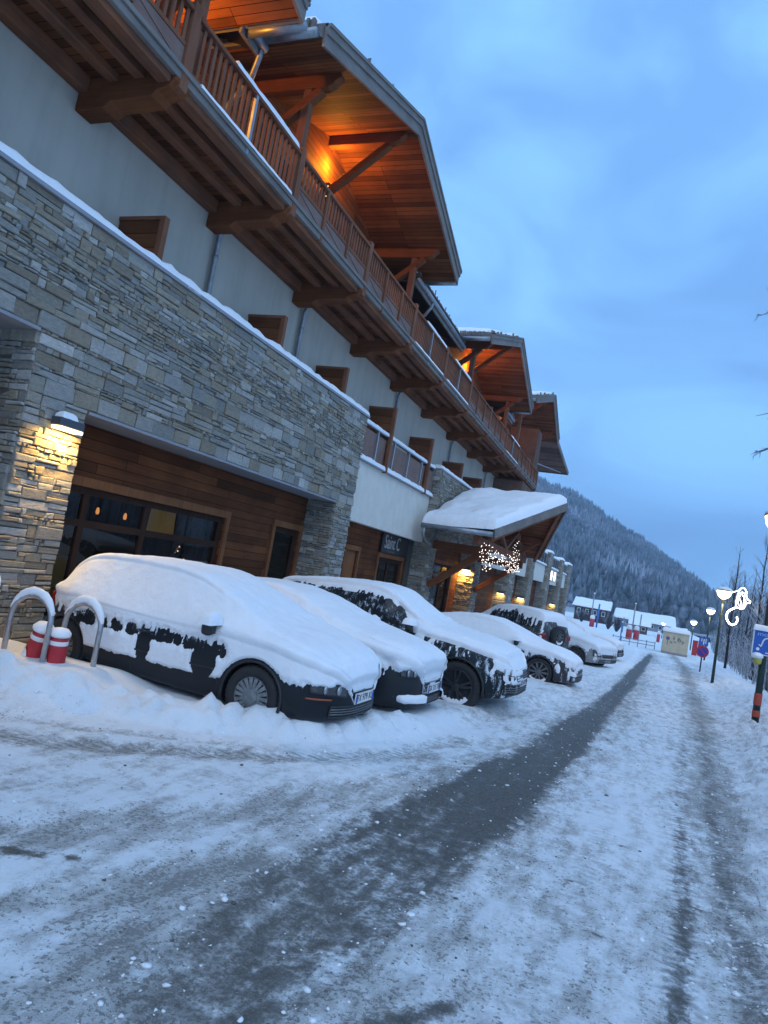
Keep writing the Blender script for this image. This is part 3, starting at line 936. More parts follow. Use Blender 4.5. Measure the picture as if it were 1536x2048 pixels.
MORTAR = (.10, .095, .085)
def wall_rects(y0, y1, z0, z1, holes):
    ys = sorted(set([y0, y1] + [min(max(v, y0), y1) for h in holes for v in h[:2]]))
    zs = sorted(set([z0, z1] + [min(max(v, z0), z1) for h in holes for v in h[2:]]))
    for a, b in zip(ys, ys[1:]):
        run = None
        for c, d in zip(zs, zs[1:]):
            m = ((a + b) / 2, (c + d) / 2)
            if any(h[0] < m[0] < h[1] and h[2] < m[1] < h[3] for h in holes):
                if run: yield (a, b) + tuple(run); run = None
            else:
                run = [run[0], d] if run else [c, d]
        if run: yield (a, b) + tuple(run)

def snow_slab(mb, A, B, Cc, D, t, up=(0, 0, 1), res=.12, r=.16, seed=1, nz=3.0, rag=.03, na=None, nb=None):
    """snow lying on the quad A-B-C-D, rounded towards its edges"""
    A, B, Cc, D = [np.array(p, float) for p in (A, B, Cc, D)]
    lu = max(np.linalg.norm(B - A), np.linalg.norm(Cc - D)); lv = max(np.linalg.norm(D - A), np.linalg.norm(Cc - B))
    na = na or max(6, int(lu / res)); nb = nb or max(6, int(lv / res))
    us = np.linspace(0, 1, na + 1); vs = np.linspace(0, 1, nb + 1)
    # crowd samples towards the edges
    e = min(.45, r / lu); us = np.unique(np.concatenate([us, [e * .15, e * .4, e * .7, 1 - e * .15, 1 - e * .4, 1 - e * .7]]))
    e = min(.45, r / lv); vs = np.unique(np.concatenate([vs, [e * .15, e * .4, e * .7, 1 - e * .15, 1 - e * .4, 1 - e * .7]]))
    U, V = np.meshgrid(us, vs, indexing='ij')
    P = (A[None, None] * ((1 - U) * (1 - V))[..., None] + B * (U * (1 - V))[..., None] + Cc * (U * V)[..., None] + D * ((1 - U) * V)[..., None])
    dist = np.minimum(np.minimum(U, 1 - U) * lu, np.minimum(V, 1 - V) * lv)
    q = np.clip(dist / r, 0, 1); prof = np.sqrt(np.clip(1 - (1 - q) ** 2, 0, 1))
    n = fbm(U * lu * nz + seed, V * lv * nz + seed * 1.7, seed, 4)
    h = t * prof * (.62 + .75 * n)
    upv = np.array(up, float)
    P = P + upv * (h - .02 * (q <= 0))[..., None]
    edge = (q <= 0)
    cen = P.mean((0, 1))
    out = (P - cen); out[..., 2] = 0
    ln = np.linalg.norm(out, axis=-1, keepdims=True) + 1e-6
    mb.grid(P + out / ln * (edge * rag * (fbm(U * lu * 8, V * lv * 8, seed + 3, 3) - .35))[..., None])
    return mb

# ---------------------------------------------------------------- the hotel
XF, XB, XW, XP, XR, XV = -7.2, -7.45, -7.95, -8.2, -6.6, -6.05
H = thing('hotel_building', 'long alpine hotel with stone ground floor, pale plaster above and timber balconies and gables', 'hotel', (XF, 0, 0))
fmF = lambda y0, z0, x=XF: (lambda u, v, d: (x + d, y0 + u, z0 + v))
fmS = lambda y, z0, x0=XW: (lambda u, v, d: (x0 + u, y - d, z0 + v))       # a face that looks down the road towards the viewer

def stone_block(y0, y1, holes, top, zb, seed, sides):
    m = MB()
    hz = [(a - y0, b - y0, c - zb, d - zb) for a, b, c, d in holes]
    stone_face(m, fmF(y0, zb), y1 - y0, top - zb, hz, seed)
    for a, b, c, d in wall_rects(y0, y1, zb, top, holes):
        m.box(XF - (.40 if c > 2 else .74), XF - .012, a, b, c, d - .001, MORTAR)
    for ys, z1, x0 in sides:
        stone_face(m, fmS(ys, zb, x0), XF - x0, z1 - zb, (), seed + int(ys * 3))
    return m

B1 = stone_block(1.0, 16.4, [(1.5, 6.2, -.6, 3.98), (7.17, 15.4, -.6, 3.21)], 5.55, -.45, 3, [(6.2, 3.98, XW), (15.4, 3.21, XW)])
B1.build('stone_wall', M['stone'], H)
B2 = stone_block(23.6, 32.4, [(24.6, 31.3, -1, 3.15)], 5.55, -.9, 7, [(23.6, 5.55, XW + .2), (31.3, 3.15, XW)])
B2.build('stone_wall', M['stone'], H)
WP = [(40.0, 42.0), (47.3, 49.2), (56.6, 58.6), (65.4, 67.4), (72.6, 75.0)]
for i, (a, b) in enumerate(WP):
    m = MB()
    stone_face(m, fmF(a, -1.5), b - a, 6.7, (), 30 + i, .3)
    stone_face(m, fmS(a, -1.5, XW), XF - XW, 6.7, (), 50 + i, .3)
    m.box(XW, XF - .012, a + .012, b, -1.5, 5.2, MORTAR)
    o = m.build('stone_pier', M['stone'], H)
    s = MB(); snow_slab(s, (XW - .05, a - .05, 5.2), (XW - .05, b + .05, 5.2), (XF + .06, b + .05, 5.2), (XF + .06, a - .05, 5.2), .22, seed=i, r=.2)
    s.build('snow_cap', M['snow'], o, True)
# parapet copings and the snow along them
for k, (a, b) in enumerate(((1.0, 16.42), (23.58, 32.42))):
    m = MB(); m.box(XF - .46, XF + .055, a - .02, b + .02, 5.55, 5.60)
    o = m.build('parapet_coping', M['lintel'], H)
    s = MB(); snow_slab(s, (XF - .46, a, 5.60), (XF - .46, b, 5.60), (XF + .05, b, 5.60), (XF + .05, a, 5.60), .13, seed=11 + k, r=.09, res=.10, nz=5)
    s.build('parapet_snow', M['snow'], o, True)
# terraces behind the parapets, and the rest of the flat wing
m = MB(); m.box(-13, XF - .41, 1, 16.4, 4.3, 4.5); m.box(-13, XB - .25, 16.4, 23.6, 4.3, 4.5); m.box(-13, XF - .41, 23.6, 32.4, 4.3, 4.5); m.box(-13, XB - .25, 32.4, 75, 4.2, 4.42)
m.build('terrace', M['lintel'], H)
# sheet metal under the lintels, ceilings of the recesses
for a, b, z in ((7.19, 15.38, 3.165), (1.52, 6.18, 3.935), (24.62, 31.28, 3.105)):
    m = MB(); m.box(XW, XF + .035, a, b, z, z + .041); m.build('lintel_flashing', M['lintel'], H)
m = MB(); m.box(XW - 3, XB - .26, 16.4, 23.6, 2.93, 3.0); m.box(XW - 3, XB - .26, 32.4, 75, 2.93, 3.0)
m.build('recess_ceiling', M['clad'], H)

# ---- timber wall of the ground floor
HW = [(7.66, 12.0, -.6, 2.25), (14.0, 15.22, -.6, 2.33), (18.2, 19.1, -.6, 2.15), (20.85, 23.2, -.6, 2.12), (1.6, 5.2, -.6, 2.9)]
HW2 = [(26.1, 30.0, -1, 2.35)]
m = MB()
for a, b, c, d in wall_rects(.5, 23.6, -.5, 3.4, HW): m.box(XW - .18, XW, a, b, c, d)
for a, b, c, d in wall_rects(23.6, 32.4, -.9, 3.4, HW2): m.box(XW - .18, XW, a, b, c, d)
m.build('timber_wall', M['clad'], H)
m = MB(); m.box(XW - .18, XW, 32.4, 75, -1.6, 3.4)
m.build('timber_wall', M['clad'], H)

def trim(hole, w=.11, x=XW):
    a, b, c, d = hole
    m = MB(); m.box(x + .002, x + .05, a - w, a, c, d); m.box(x + .002, x + .05, b, b + w, c, d); m.box(x + .002, x + .056, a - w, b + w, d, d + w + .03)
    return m
def window_part(hole, bars_y, bars_z, name='window', x=XW, fr=.07):
    a, b, c, d = hole
    t = trim(hole)
    T_ = t; t = MB()
    for y in [a + fr / 2] + list(bars_y) + [b - fr / 2]: t.box(x - .12, x - .05, y - fr / 2, y + fr / 2, c, d)
    for z in [d - fr / 2] + list(bars_z): t.box(x - .118, x - .052, a, b, z - fr / 2, z + fr / 2)
    o = t.build(name, M['framedark'], H); T_.build('frame', M['frame'], o)
    p = MB(); p.box(x - .088, x - .08, a, b, c, d); p.build('pane', M['pane'], o)
    return o
window_part(HW[0], (8.32, 9.72), (1.70,), fr=.11)
window_part(HW[4], (2.8, 4.0), (1.9,))
for k, hl in enumerate((HW[1], HW[3])):
    o = window_part(hl, () if k == 0 else (22.02,), (.9,), 'glazed_door', fr=.13)
    hm = MB(); hm.beam((XW - .03, hl[0] + (.16 if k == 0 else 1.06), .85), (XW - .03, hl[0] + (.16 if k == 0 else 1.06), 1.15), .03, .03); hm.build('handle', M['steel'], o)
m = trim(HW[2]); m.box(XW - .10, XW - .05, 18.2, 19.1, -.6, 2.15); o = m.build('door', M['frame'], H)
hm = MB(); hm.tube([(XW - .02, 18.3, .75), (XW - .02, 18.42, .75)], .012); hm.build('handle', M['steel'], o)
window_part(HW2[0], (27.4, 28.7), (1.95,), 'entrance_door', fr=.10)
# dim rooms behind the glass
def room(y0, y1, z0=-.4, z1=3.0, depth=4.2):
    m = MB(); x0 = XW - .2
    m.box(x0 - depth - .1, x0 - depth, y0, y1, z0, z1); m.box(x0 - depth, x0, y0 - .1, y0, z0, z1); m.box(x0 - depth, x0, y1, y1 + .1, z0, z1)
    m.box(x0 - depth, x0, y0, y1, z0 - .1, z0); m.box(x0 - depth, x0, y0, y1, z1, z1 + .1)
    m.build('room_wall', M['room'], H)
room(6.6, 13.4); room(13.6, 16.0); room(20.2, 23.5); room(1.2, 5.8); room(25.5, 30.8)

# ---- pale rendered bands with their snowy ledges
def band(y0, y1, z0, z1, k):
    m = MB(); m.box(XB - .25, XB, y0, y1, z0, z1)
    o = m.build('plaster_band', M['band'], H)
    c = MB(); c.box(XB - .28, XB + .10, y0, y1, z1, z1 + .05); c.build('ledge', M['lintel'], o)
    s = MB(); snow_slab(s, (XB - .26, y0, z1 + .05), (XB - .26, y1, z1 + .05), (XB + .11, y1, z1 + .05), (XB + .11, y0, z1 + .05), .13, seed=20 + k, r=.09, res=.1, nz=5)
    s.build('ledge_snow', M['snow'], o, True)
band(16.41, 23.59, 2.90, 4.52, 0)
for k, (a, b) in enumerate(((32.41, 39.99), (42.01, 47.29), (49.21, 56.59), (58.61, 65.39), (67.41, 72.59))):
    band(a, b, 2.75, 4.05, k + 1)
def terrace_rail(y0, y1, z0, z1, n, material, snow=True, seed=0):
    m = MB(); m.box(XB - .055, XB - .03, y0 + .02, y1 - .02, z0 + .06, z1 - .08)
    o = m.build('terrace_railing', material, H)
    for i in range(n + 1):
        y = y0 + .05 + (y1 - y0 - .1) * i / n
        p = MB(); p.box(XB - .03, XB + .03, y - .03, y + .03, z0, z1); p.build('post', M['steel'], o)
    h = MB(); h.box(XB - .07, XB + .04, y0, y1, z1, z1 + .05); h.build('handrail', M['steel'], o)
    s = MB(); snow_slab(s, (XB - .08, y0, z1 + .05), (XB - .08, y1, z1 + .05), (XB + .05, y1, z1 + .05), (XB + .05, y0, z1 + .05), .10, seed=seed, r=.06, res=.09, nz=6)
    s.build('rail_snow', M['snow'], o, True)
M['railpanel'] = wood_mat('frosted_board', 'y', (0.17, 0.085, 0.062), var=.3, grey=.5)
terrace_rail(16.45, 23.55, 4.60, 5.52, 5, M['railpanel'], seed=3)
for k, (a, b) in enumerate(((32.45, 39.95), (42.05, 47.25), (49.25, 56.55), (58.65, 65.35), (67.45, 72.55))):
    terrace_rail(a, b, 4.12, 5.0, 5, M['dark'], seed=8 + k)
# lit windows in the far wing
o = MB(); o.box(XB + .004, XB + .03, 60.2, 61.7, 3.05, 3.95); o.box(XB + .004, XB + .03, 62.6, 64.1, 3.05, 3.95)
o = o.build('lit_window', M['frame'], H)
p = MB(); p.box(XB + .032, XB + .036, 60.3, 61.6, 3.12, 3.9); p.box(XB + .032, XB + .036, 62.7, 64.0, 3.12, 3.9); p.build('pane', emit('lit_pane', (1.0, .90, .70), 2.2), o)

# ---- first-floor plaster wall with shuttered windows
m = MB(); m.box(XP - .3, XP, -4, 40.3, 4.3, 7.85)
m.box(-20, XP - .3, 40.0, 40.3, -1, 10.6)
m.build('plaster_wall', M['plaster'], H)
M['divider'] = wood_mat('divider_boards', 'x', (0.15, 0.058, 0.024), plank=('z', .22, 3.0))
for y in (4.4, 8.07, 11.86, 15.06, 18.7, 22.6, 26.9, 30.4, 34.2):
    m = MB(); m.box(XP + .002, -7.42, y - .03, y + .03, 4.5, 6.36)
    o = m.build('terrace_divider', M['divider'], H)
    p = MB(); p.box(-7.42, -7.32, y - .055, y + .055, 4.5, 6.42); p.box(XP + .002, -7.322, y - .058, y + .058, 6.362, 6.424); p.build('post', M['woodz'], o, bevel=.006)
for y in (10.32, 13.84, 20.6, 27.45, 34.3):
    m = MB(); x = XP + .09
    m.tube([(x + .25, y + .12, 7.72), (x + .22, y + .10, 7.62), (x + .05, y + .02, 7.42), (x, y, 7.3), (x, y, 4.5)], .05, 10)
    for z in (6.9, 5.6): m.lathe([(.058, -.03), (.062, 0), (.058, .03)], (x, y, z), n=12)
    m.build('downpipe', M['zinc'], H, True)

# ---- balcony
PY = [0.3, 3.7, 7.0, 10.15, 13.5, 16.85, 20.1, 23.4, 26.9, 30.5, 33.9, 37.2, 40.4]
m = MB(); m.box(XP, XR - .02, -2, 40.4, 7.80, 7.86)
DECK = m.build('balcony_deck', M['deck'], H)
for x, w, h in ((XP + .10, .18, .22), (XP + .60, .17, .11), (XP + 1.06, .17, .11), (XR - .12, .20, .20)):
    m = MB()
    for a, b in zip([-2] + PY, PY): m.box(x - w / 2, x + w / 2, a + .16, b - .16, 7.80 - h, 7.798)
    m.build('joist', M['woody'], DECK, bevel=.008)
m = MB(); m.box(XR - .02, XR + .055, -2, 40.4, 7.70, 7.80); m.box(XR - .02, XR + .09, -2, 40.4, 7.80, 7.87)
m.build('edge_board', M['fascia'], DECK, bevel=.006)
for y in PY:
    m = MB()
    prof = [(XP, 7.796), (XR + .05, 7.796), (XR + .05, 7.66), (XR - .03, 7.56), (XR - .22, 7.52), (XR - .30, 7.44), (XP + .62, 7.42), (XP + .5, 7.33), (XP, 7.33)]
    m.prism(prof, 'y', y - .155, y + .155)
    m.build('bracket', M['woodx'], DECK, bevel=.012)

def railing(y0, y1, kind, k):
    m = MB(); z0 = 7.87
    n = int((y1 - y0 - .2) / .125)
    rg = random.Random(k)
    zb = 7.93 if kind == 'tall' else 8.20
    for i in range(n):
        y = y0 + .13 + (y1 - y0 - .26) * i / (n - 1)
        m.box(XR - .015, XR + .015, y - .028, y + .028, zb, 8.66)
    m.box(XR - .03, XR + .03, y0 + .08, y1 - .08, zb - .04, zb + .02)
    o = m.build('balcony_railing', M['woodz'] if kind != 'grey' else M['fascia'], H)
    p = MB(); p.box(XR - .07, XR + .07, y0 - .075, y0 + .075, 7.58, 8.82); p.build('post', M['woodz'], o, bevel=.01)
    h = MB(); h.box(XR - .065, XR + .065, y0 + .08, y1 - .08, 8.66, 8.725); h.build('handrail', M['woody'], o, bevel=.008)
    if kind == 'tall':
        q = MB(); yy = (y0 + y1) / 2; q.box(XR + .02, XR + .065, yy - .03, yy + .03, 7.72, 8.68); q.build('metal_post', M['zinc'], o)
        s = MB(); snow_slab(s, (XR - .05, yy - .6, 8.725), (XR - .05, y1 - .2, 8.725), (XR + .07, y1 - .2, 8.725), (XR + .07, yy - .6, 8.725), .09, seed=k, r=.06, res=.09, nz=5)
        snow_slab(s, (XR - .02, y0 + .3, 7.87), (XR - .02, y1 - .2, 7.87), (XR + .10, y1 - .2, 7.87), (XR + .10, y0 + .3, 7.87), .055, seed=k + 5, r=.05, res=.09, nz=6)
        s.build('rail_snow', M['snow'], o, True)
    else:
        b = MB(); b.box(XR - .018, XR + .018, y0 + .08, y1 - .08, 7.88, 8.155)
        t = 3
        for i in range(t):
            a0 = y0 + .1 + (y1 - y0 - .2) * i / t; a1 = y0 + .1 + (y1 - y0 - .2) * (i + 1) / t
            b.beam((XR + .024, a0 + .08, 8.12), (XR + .024, a1 - .08, 7.92), .012, .05)
        b.build('board_panel', M['railpanel'], o)
        for i in range(1, t):
            yy = y0 + (y1 - y0) * i / t
            q = MB(); q.box(XR + .02, XR + .075, yy - .03, yy + .03, 7.66 + (.25 if i == 2 else 0), 8.70); q.build('post', M['woodz'], o, bevel=.006)
kinds = ['panel', 'panel', 'tall', 'panel', 'panel', 'tall', 'tall', 'panel', 'panel', 'tall', 'panel', 'panel']
for k, (a, b) in enumerate(zip(PY, PY[1:])):
    railing(a, b, kinds[k], k)
m = MB(); m.box(XR - .07, XR + .07, 40.33, 40.47, 7.58, 8.82); m.build('end_post', M['woodz'], H)

# ---- upper storey
m = MB(); m.box(XP - .3, XP, -4, 40.3, 7.86, 10.7)
GAB = [(-1.1, 3.75, 8.6, 9.92, 11.5), (9.29, 13.75, 18.25, 10.10, 11.55), (23.1, 27.85, 32.5, 10.15, 11.75), (33.5, 38.7, 42.7, 11.0, 12.55)]
for a, r, b, ze, zr in GAB:
    m.prism([(a + .6, 10.4), (b - .6, 10.4), (r, zr - .02)], 'x', XP - .29, XP - .003)
m.build('upper_timber_wall', M['upper'], H)
for y0 in (5.4, 11.7, 15.1, 20.2, 25.4, 29.6):
    m = MB(); m.box(XP + .002, XP + .05, y0 - .08, y0 + 1.5, 7.87, 9.95)
    o = m.build('balcony_door', M['frame'], H)
    p = MB(); p.box(XP + .052, XP + .056, y0 + .02, y0 + .68, 8.1, 9.85); p.box(XP + .052, XP + .056, y0 + .76, y0 + 1.40, 8.1, 9.85); p.build('pane', simple('dark_glass', (.02, .022, .025), .06), o)
# boarded stair bay at the end of the balcony
m = MB(); m.box(XP, XR - .03, 36.6, 40.3, 5.2, 7.5); m.box(XP, XR - .03, 38.9, 40.3, 7.87, 10.9)
m.build('boarded_bay', M['cladv'], H)

def gable(a, r, b, ze, zr, k):
    sl = (zr - ze) / ((b - a) / 2)
    xb = -16.0
    s = MB()
    for y0, z0, y1, z1 in ((a, ze, r, zr), (b, ze, r, zr)):
        d = .05
        vs = [(XV, y0, z0), (XV, y1, z1), (xb, y1, z1), (xb, y0, z0), (XV, y0, z0 + d), (XV, y1, z1 + d), (xb, y1, z1 + d), (xb, y0, z0 + d)]
        s.add(vs, [(0, 1, 2, 3), (7, 6, 5, 4), (0, 4, 5, 1), (1, 5, 6, 2), (2, 6, 7, 3), (3, 7, 4, 0)])
    RO = s.build('gable_roof', M['soffit'], H)
    t = MB()
    for y0, z0, y1, z1, sg in ((a, ze, r, zr, -1), (b, ze, r, zr, 1)):
        vs = []
        for d in (.055, .27):
            yo = y0 + sg * .10; zo = z0 - .10 * sl
            vs += [(XV - .005, yo, zo + d), (XV - .005, y1, z1 + d), (xb, y1, z1 + d), (xb, yo, zo + d)]
        t.add(vs, [(0, 1, 2, 3), (7, 6, 5, 4), (0, 4, 5, 1), (1, 5, 6, 2), (2, 6, 7, 3), (3, 7, 4, 0)])
    rg = random.Random(k)
    # ragged shingle ends along the verge and the eaves
    for y0, z0, y1, z1, sg in ((a, ze, r, zr, -1), (b, ze, r, zr, 1)):
        n = int(abs(y1 - y0) / .11)
        for i in range(n):
            f = i / n; y = y0 + (y1 - y0) * f; z = z0 + (z1 - z0) * f + .27
            t.box(XV - .35, XV + .04 + rg.uniform(0, .07), y, y + .10, z, z + .03 + rg.random() * .03)
            if rg.random() < .5:
                q = y + rg.uniform(0, .08); t.box(XV - .05, XV + .02, q, q + rg.uniform(.008, .022), z, z + .04 + rg.random() ** 2 * .18)
        for i in range(30):
            x = XV - .1 - i * .05 * (1 + i * .02)
            t.box(x - .05, x, y0 + sg * .10, y0 + sg * (.13 + rg.uniform(0, .05)), z0 + .12, z0 + .27 + rg.random() * .03)
    t.build('shingles', M['shingle'], RO)
    f = MB()
    for y0, z0, y1, z1 in ((a, ze, r, zr), (b, ze, r, zr)):
        u = Vector((0, y1 - y0, z1 - z0)).normalized(); nrm = Vector((0, -u.z, u.y));  nrm = nrm if nrm.z > 0 else -nrm
        for (dz0, dz1, dx0, dx1) in ((-.09, .12, 0, .05), (.12, .25, .0, .085), (.25, .31, 0, .115)):
            vs = []
            for x in (XV + .002 + dx0, XV + .002 + dx1):
                for (yy, zz, dd) in ((y0, z0, dz0), (y1, z1, dz0), (y1, z1, dz1), (y0, z0, dz1)):
                    vs.append((x, yy, zz + dd))
            f.add(vs, [(0, 1, 2, 3), (7, 6, 5, 4), (0, 4, 5, 1), (1, 5, 6, 2), (2, 6, 7, 3), (3, 7, 4, 0)])
    f.build('fascia', M['fascia'], RO)
    for yp in (a + 1.28, r, b - 1.15):
        zp = ze + (min(yp - a, b - yp)) * sl if yp != r else zr
        p = MB(); x1 = XV - .25
        p.prism([(XP - .1, zp - .02), (x1, zp - .02), (x1, zp - .10), (x1 - .10, zp - .17), (x1 - .12, zp - .22), (x1 - .24, zp - .27), (XP - .1, zp - .27)], 'y', yp - .09, yp + .09)
        p.build('purlin', M['woodx'], RO, bevel=.01)
        q = MB(); q.beam((XP + .02, yp, zp - 1.5), (XV - .62, yp, zp - .28), .15, .17, (0, 1, 0)); q.build('brace', M['woodx'], RO, bevel=.012)
        if yp != r:
            q = MB(); q.box(XR - .42, XR - .26, yp - .08, yp + .08, 7.87, zp - .27); q.build('post', M['woodz'], RO, bevel=.012)
    for y0, sg in ((a, -1), (b, 1)):
        g = MB(); g.tube([(XV - .02, y0 + sg * .17, ze + .03), (XV - 1.15, y0 + sg * .17, ze + .01)], .075, 10)
        g.build('gutter', M['zinc'], RO, True)
        sn = MB()
        snow_slab(sn, (XV - .12, y0 + sg * .10, ze - .10 * sl + .27), (XV - .12, r, zr + .27), (xb, r, zr + .27), (xb, y0 + sg * .10, ze - .10 * sl + .27), .18, seed=k * 3 + sg + 40, r=.12, na=30, nb=30, nz=2)
        sn.build('roof_snow', M['snow'], RO, True)
for k, g in enumerate(GAB): gable(*g, k)
# eaves of the main roof between the gables
def main_eave(a, b, z, k):
    m = MB(); m.prism([(-7.15, z), (-7.15, z + .22), (-16, z + 3.4), (-16, z + 3.15)], 'y', a, b)
    o = m.build('main_roof', M['dark'], H)
    g = MB(); g.tube([(-7.1, a, z + .05), (-7.1, b, z + .05)], .085, 10); g.build('gutter', M['zinc'], o, True)
    f = MB(); f.box(-7.18, -7.13, a, b, z - .14, z + .2); f.build('fascia', M['fascia'], o)
    s = MB(); snow_slab(s, (-7.12, a, z + .21), (-7.12, b, z + .21), (-14, b, z + 2.75), (-14, a, z + 2.75), .2, seed=k + 60, r=.12, na=26, nb=26)
    s.build('roof_snow', M['snow'], o, True)
    t = MB(); rg = random.Random(k + 9)
    for i in range(int((b - a) / .12)):
        t.box(-7.3, -7.03, a + i * .12, a + i * .12 + .11, z + .17, z + .20 + rg.random() * .03)
        if rg.random() < .4: t.box(-7.07, -7.04, a + i * .12, a + i * .12 + .015, z + .2, z + .22 + rg.random() ** 2 * .2)
    t.build('shingles', M['shingle'], o)
main_eave(8.62, 9.24, 9.98, 0); main_eave(17.9, 23.5, 9.98, 1); main_eave(32.2, 34.0, 9.98, 2); main_eave(-8, -.6, 9.98, 3)
for pts in ([(-7.1, 9.15, 10.0), (-7.12, 9.17, 9.85), (-7.35, 9.35, 9.6), (-7.9, 9.6, 9.35), (-8.1, 9.62, 9.1), (-8.1, 9.62, 7.9)],
            [(-7.1, 19.5, 10.0), (-7.12, 19.5, 9.85), (-7.3, 19.55, 9.6), (-7.9, 19.6, 9.4), (-8.1, 19.62, 9.2), (-8.1, 19.62, 7.9)]):
    m = MB(); m.tube(pts, .05, 10); m.build('downpipe', M['zinc'], H, True)
# the roof that drops past the end wall
m = MB(); d = .08
A_, B_, C_, D_ = (XV, 42.6, 11.0), (-5.6, 46.4, 9.75), (-9.5, 46.4, 9.75), (-9.5, 42.6, 11.0)
m.add([A_, B_, C_, D_] + [(p[0], p[1], p[2] + d) for p in (A_, B_, C_, D_)], [(0, 1, 2, 3), (7, 6, 5, 4), (0, 4, 5, 1), (1, 5, 6, 2), (2, 6, 7, 3), (3, 7, 4, 0)])
o = m.build('end_roof', M['cladv'], H)
f = MB(); f.beam((XV + .02, 42.6, 11.09), (-5.58, 46.4, 9.84), .06, .22); f.build('fascia', M['fascia'], o)
f = MB(); f.tube([(-6.7, 40.3, 9.2), (-6.0, 45.8, 9.78)], .03); f.build('tie_rod', M['zinc'], o)
s = MB(); snow_slab(s, (A_[0] - .1, A_[1], A_[2] + d), (B_[0] - .1, B_[1] - .05, B_[2] + d), (C_[0], C_[1] - .05, C_[2] + d), (D_[0], D_[1], D_[2] + d), .16, seed=71, r=.1)
s.build('roof_snow', M['snow'], o, True)

# ---- entrance porch
EY0, EY1, RY, EZ, RZ, EX, RX = 22.2, 33.0, 27.6, 3.38, 5.22, -4.69, -3.20
m = MB()
for y0 in (EY0, EY1):
    vs = [(EX, y0, EZ), (RX, RY, RZ), (XF + .05, RY, RZ), (XF + .05, y0, EZ)]
    vs += [(p[0], p[1], p[2] + .07) for p in vs]
    m.add(vs, [(0, 1, 2, 3), (7, 6, 5, 4), (0, 4, 5, 1), (1, 5, 6, 2), (2, 6, 7, 3), (3, 7, 4, 0)])
PO = m.build('porch_roof', M['soffit'], H)
for y0, sg in ((EY0, -1), (EY1, 1)):
    g = MB(); g.tube([(EX, y0 + sg * .1, EZ + .06), (XF + .1, y0 + sg * .1, EZ + .03), ], .085, 10)
    if sg < 0: g.tube([(XF + .22, y0 - .1, EZ), (XF + .2, y0 - .1, EZ - .25), (XF + .12, y0 + .5, EZ - .42), (XF + .1, y0 + 1.2, EZ - .5)], .05, 8)
    g.build('gutter', M['zinc'], PO, True)
    f = MB(); f.beam((EX + .03, y0, EZ + .10), (RX + .03, RY, RZ + .10), .05, .30); f.build('fascia', M['fascia'], PO)
    sn = MB(); snow_slab(sn, (XF + .04, y0, EZ + .08), (EX + .03, y0, EZ + .25), (RX + .03, RY, RZ + .24), (XF + .04, RY, RZ + .08), .36, seed=80 + sg, r=.34, na=44, nb=44, nz=1.2, rag=.08)
    sn.build('roof_snow', M['snow'], PO, True)
for yp, x1 in ((24.1, -5.15), (31.5, -5.15)):
    zb = EZ + .34 * (min(yp - EY0, EY1 - yp)) * .5
    q = MB(); q.box(XF + .04, x1, yp - .13, yp + .13, 2.78, 3.08); q.build('beam', M['woodx'], PO, bevel=.015)
    q = MB(); q.beam((XF + .06, yp, 1.45), (XF + 1.75, yp, 2.80), .22, .24, (0, 1, 0)); q.build('brace', M['woodx'], PO, bevel=.015)
    q = MB(); q.box(x1 + .02 - .3, x1 - .02, yp - .12, yp + .12, 3.083, EZ + (min(yp - EY0, EY1 - yp)) * (RZ - EZ) / 5.4 - .02); q.build('post', M['woodz'], PO, bevel=.012)
q = MB(); q.beam((-5.30, 22.5, 3.22), (-5.30, 32.7, 3.22), .2, .26); q.build('tie_beam', M['woody'], PO, bevel=.015)
q = MB()
for y0 in (EY0, EY1):
    q.beam((-5.3, y0 + (.3 if y0 < 27 else -.3), EZ - .06), (-5.3, RY, RZ - .14), .14, .2)
    q.beam((EX - .15, y0 + (.25 if y0 < 27 else -.25), EZ - .08), (RX - .2, RY, RZ - .14), .13, .17)
q.build('rafter', M['woody'], PO, bevel=.01)
for y0, y1 in ((27.6, 25.2), (27.6, 30.0), (24.0, 25.4), (31.2, 29.8)):
    q = MB(); q.beam((-5.28, y0, 3.35), (-5.28, y1, EZ + (RZ - EZ) * (1 - abs(y1 - RY) / 5.4) - .12), .14, .14, (1, 0, 0)); q.build('strut', M['woodz'], PO, bevel=.01)
for yy in (24.6, 27.6, 30.6):
    zt = EZ + (RZ - EZ) * (1 - abs(yy - RY) / 5.4) - .1; xe_ = EX + (RX - EX) * (1 - abs(yy - RY) / 5.4) - .25
    q = MB(); q.box(XF + .05, xe_, yy - .1, yy + .1, zt - .2, zt + .08); q.build('purlin', M['woodx'], PO, bevel=.01)
    q = MB(); q.beam((-5.28, yy, zt - .75), (xe_ - .3, yy, zt - .18), .13, .13, (0, 1, 0)); q.build('strut', M['woodx'], PO, bevel=.01)

# ---------------------------------------------------------------- parked cars
def crom(P, n):
    """smooth curve through rows P, n samples per span"""
    P = np.asarray(P, float)
    Q = np.vstack([2 * P[0] - P[1], P, 2 * P[-1] - P[-2]])
    out = []
    for i in range(1, len(Q) - 2):
        t = np.linspace(0, 1, n, endpoint=False)[:, None]
        a, b, c, d = Q[i - 1], Q[i], Q[i + 1], Q[i + 2]
        k = .42
        m1 = (c - a) * k; m2 = (d - b) * k
        out.append((2 * t**3 - 3 * t**2 + 1) * b + (t**3 - 2 * t**2 + t) * m1 + (-2 * t**3 + 3 * t**2) * c + (t**3 - t**2) * m2)
    out.append(P[-1:])
    return np.vstack(out)

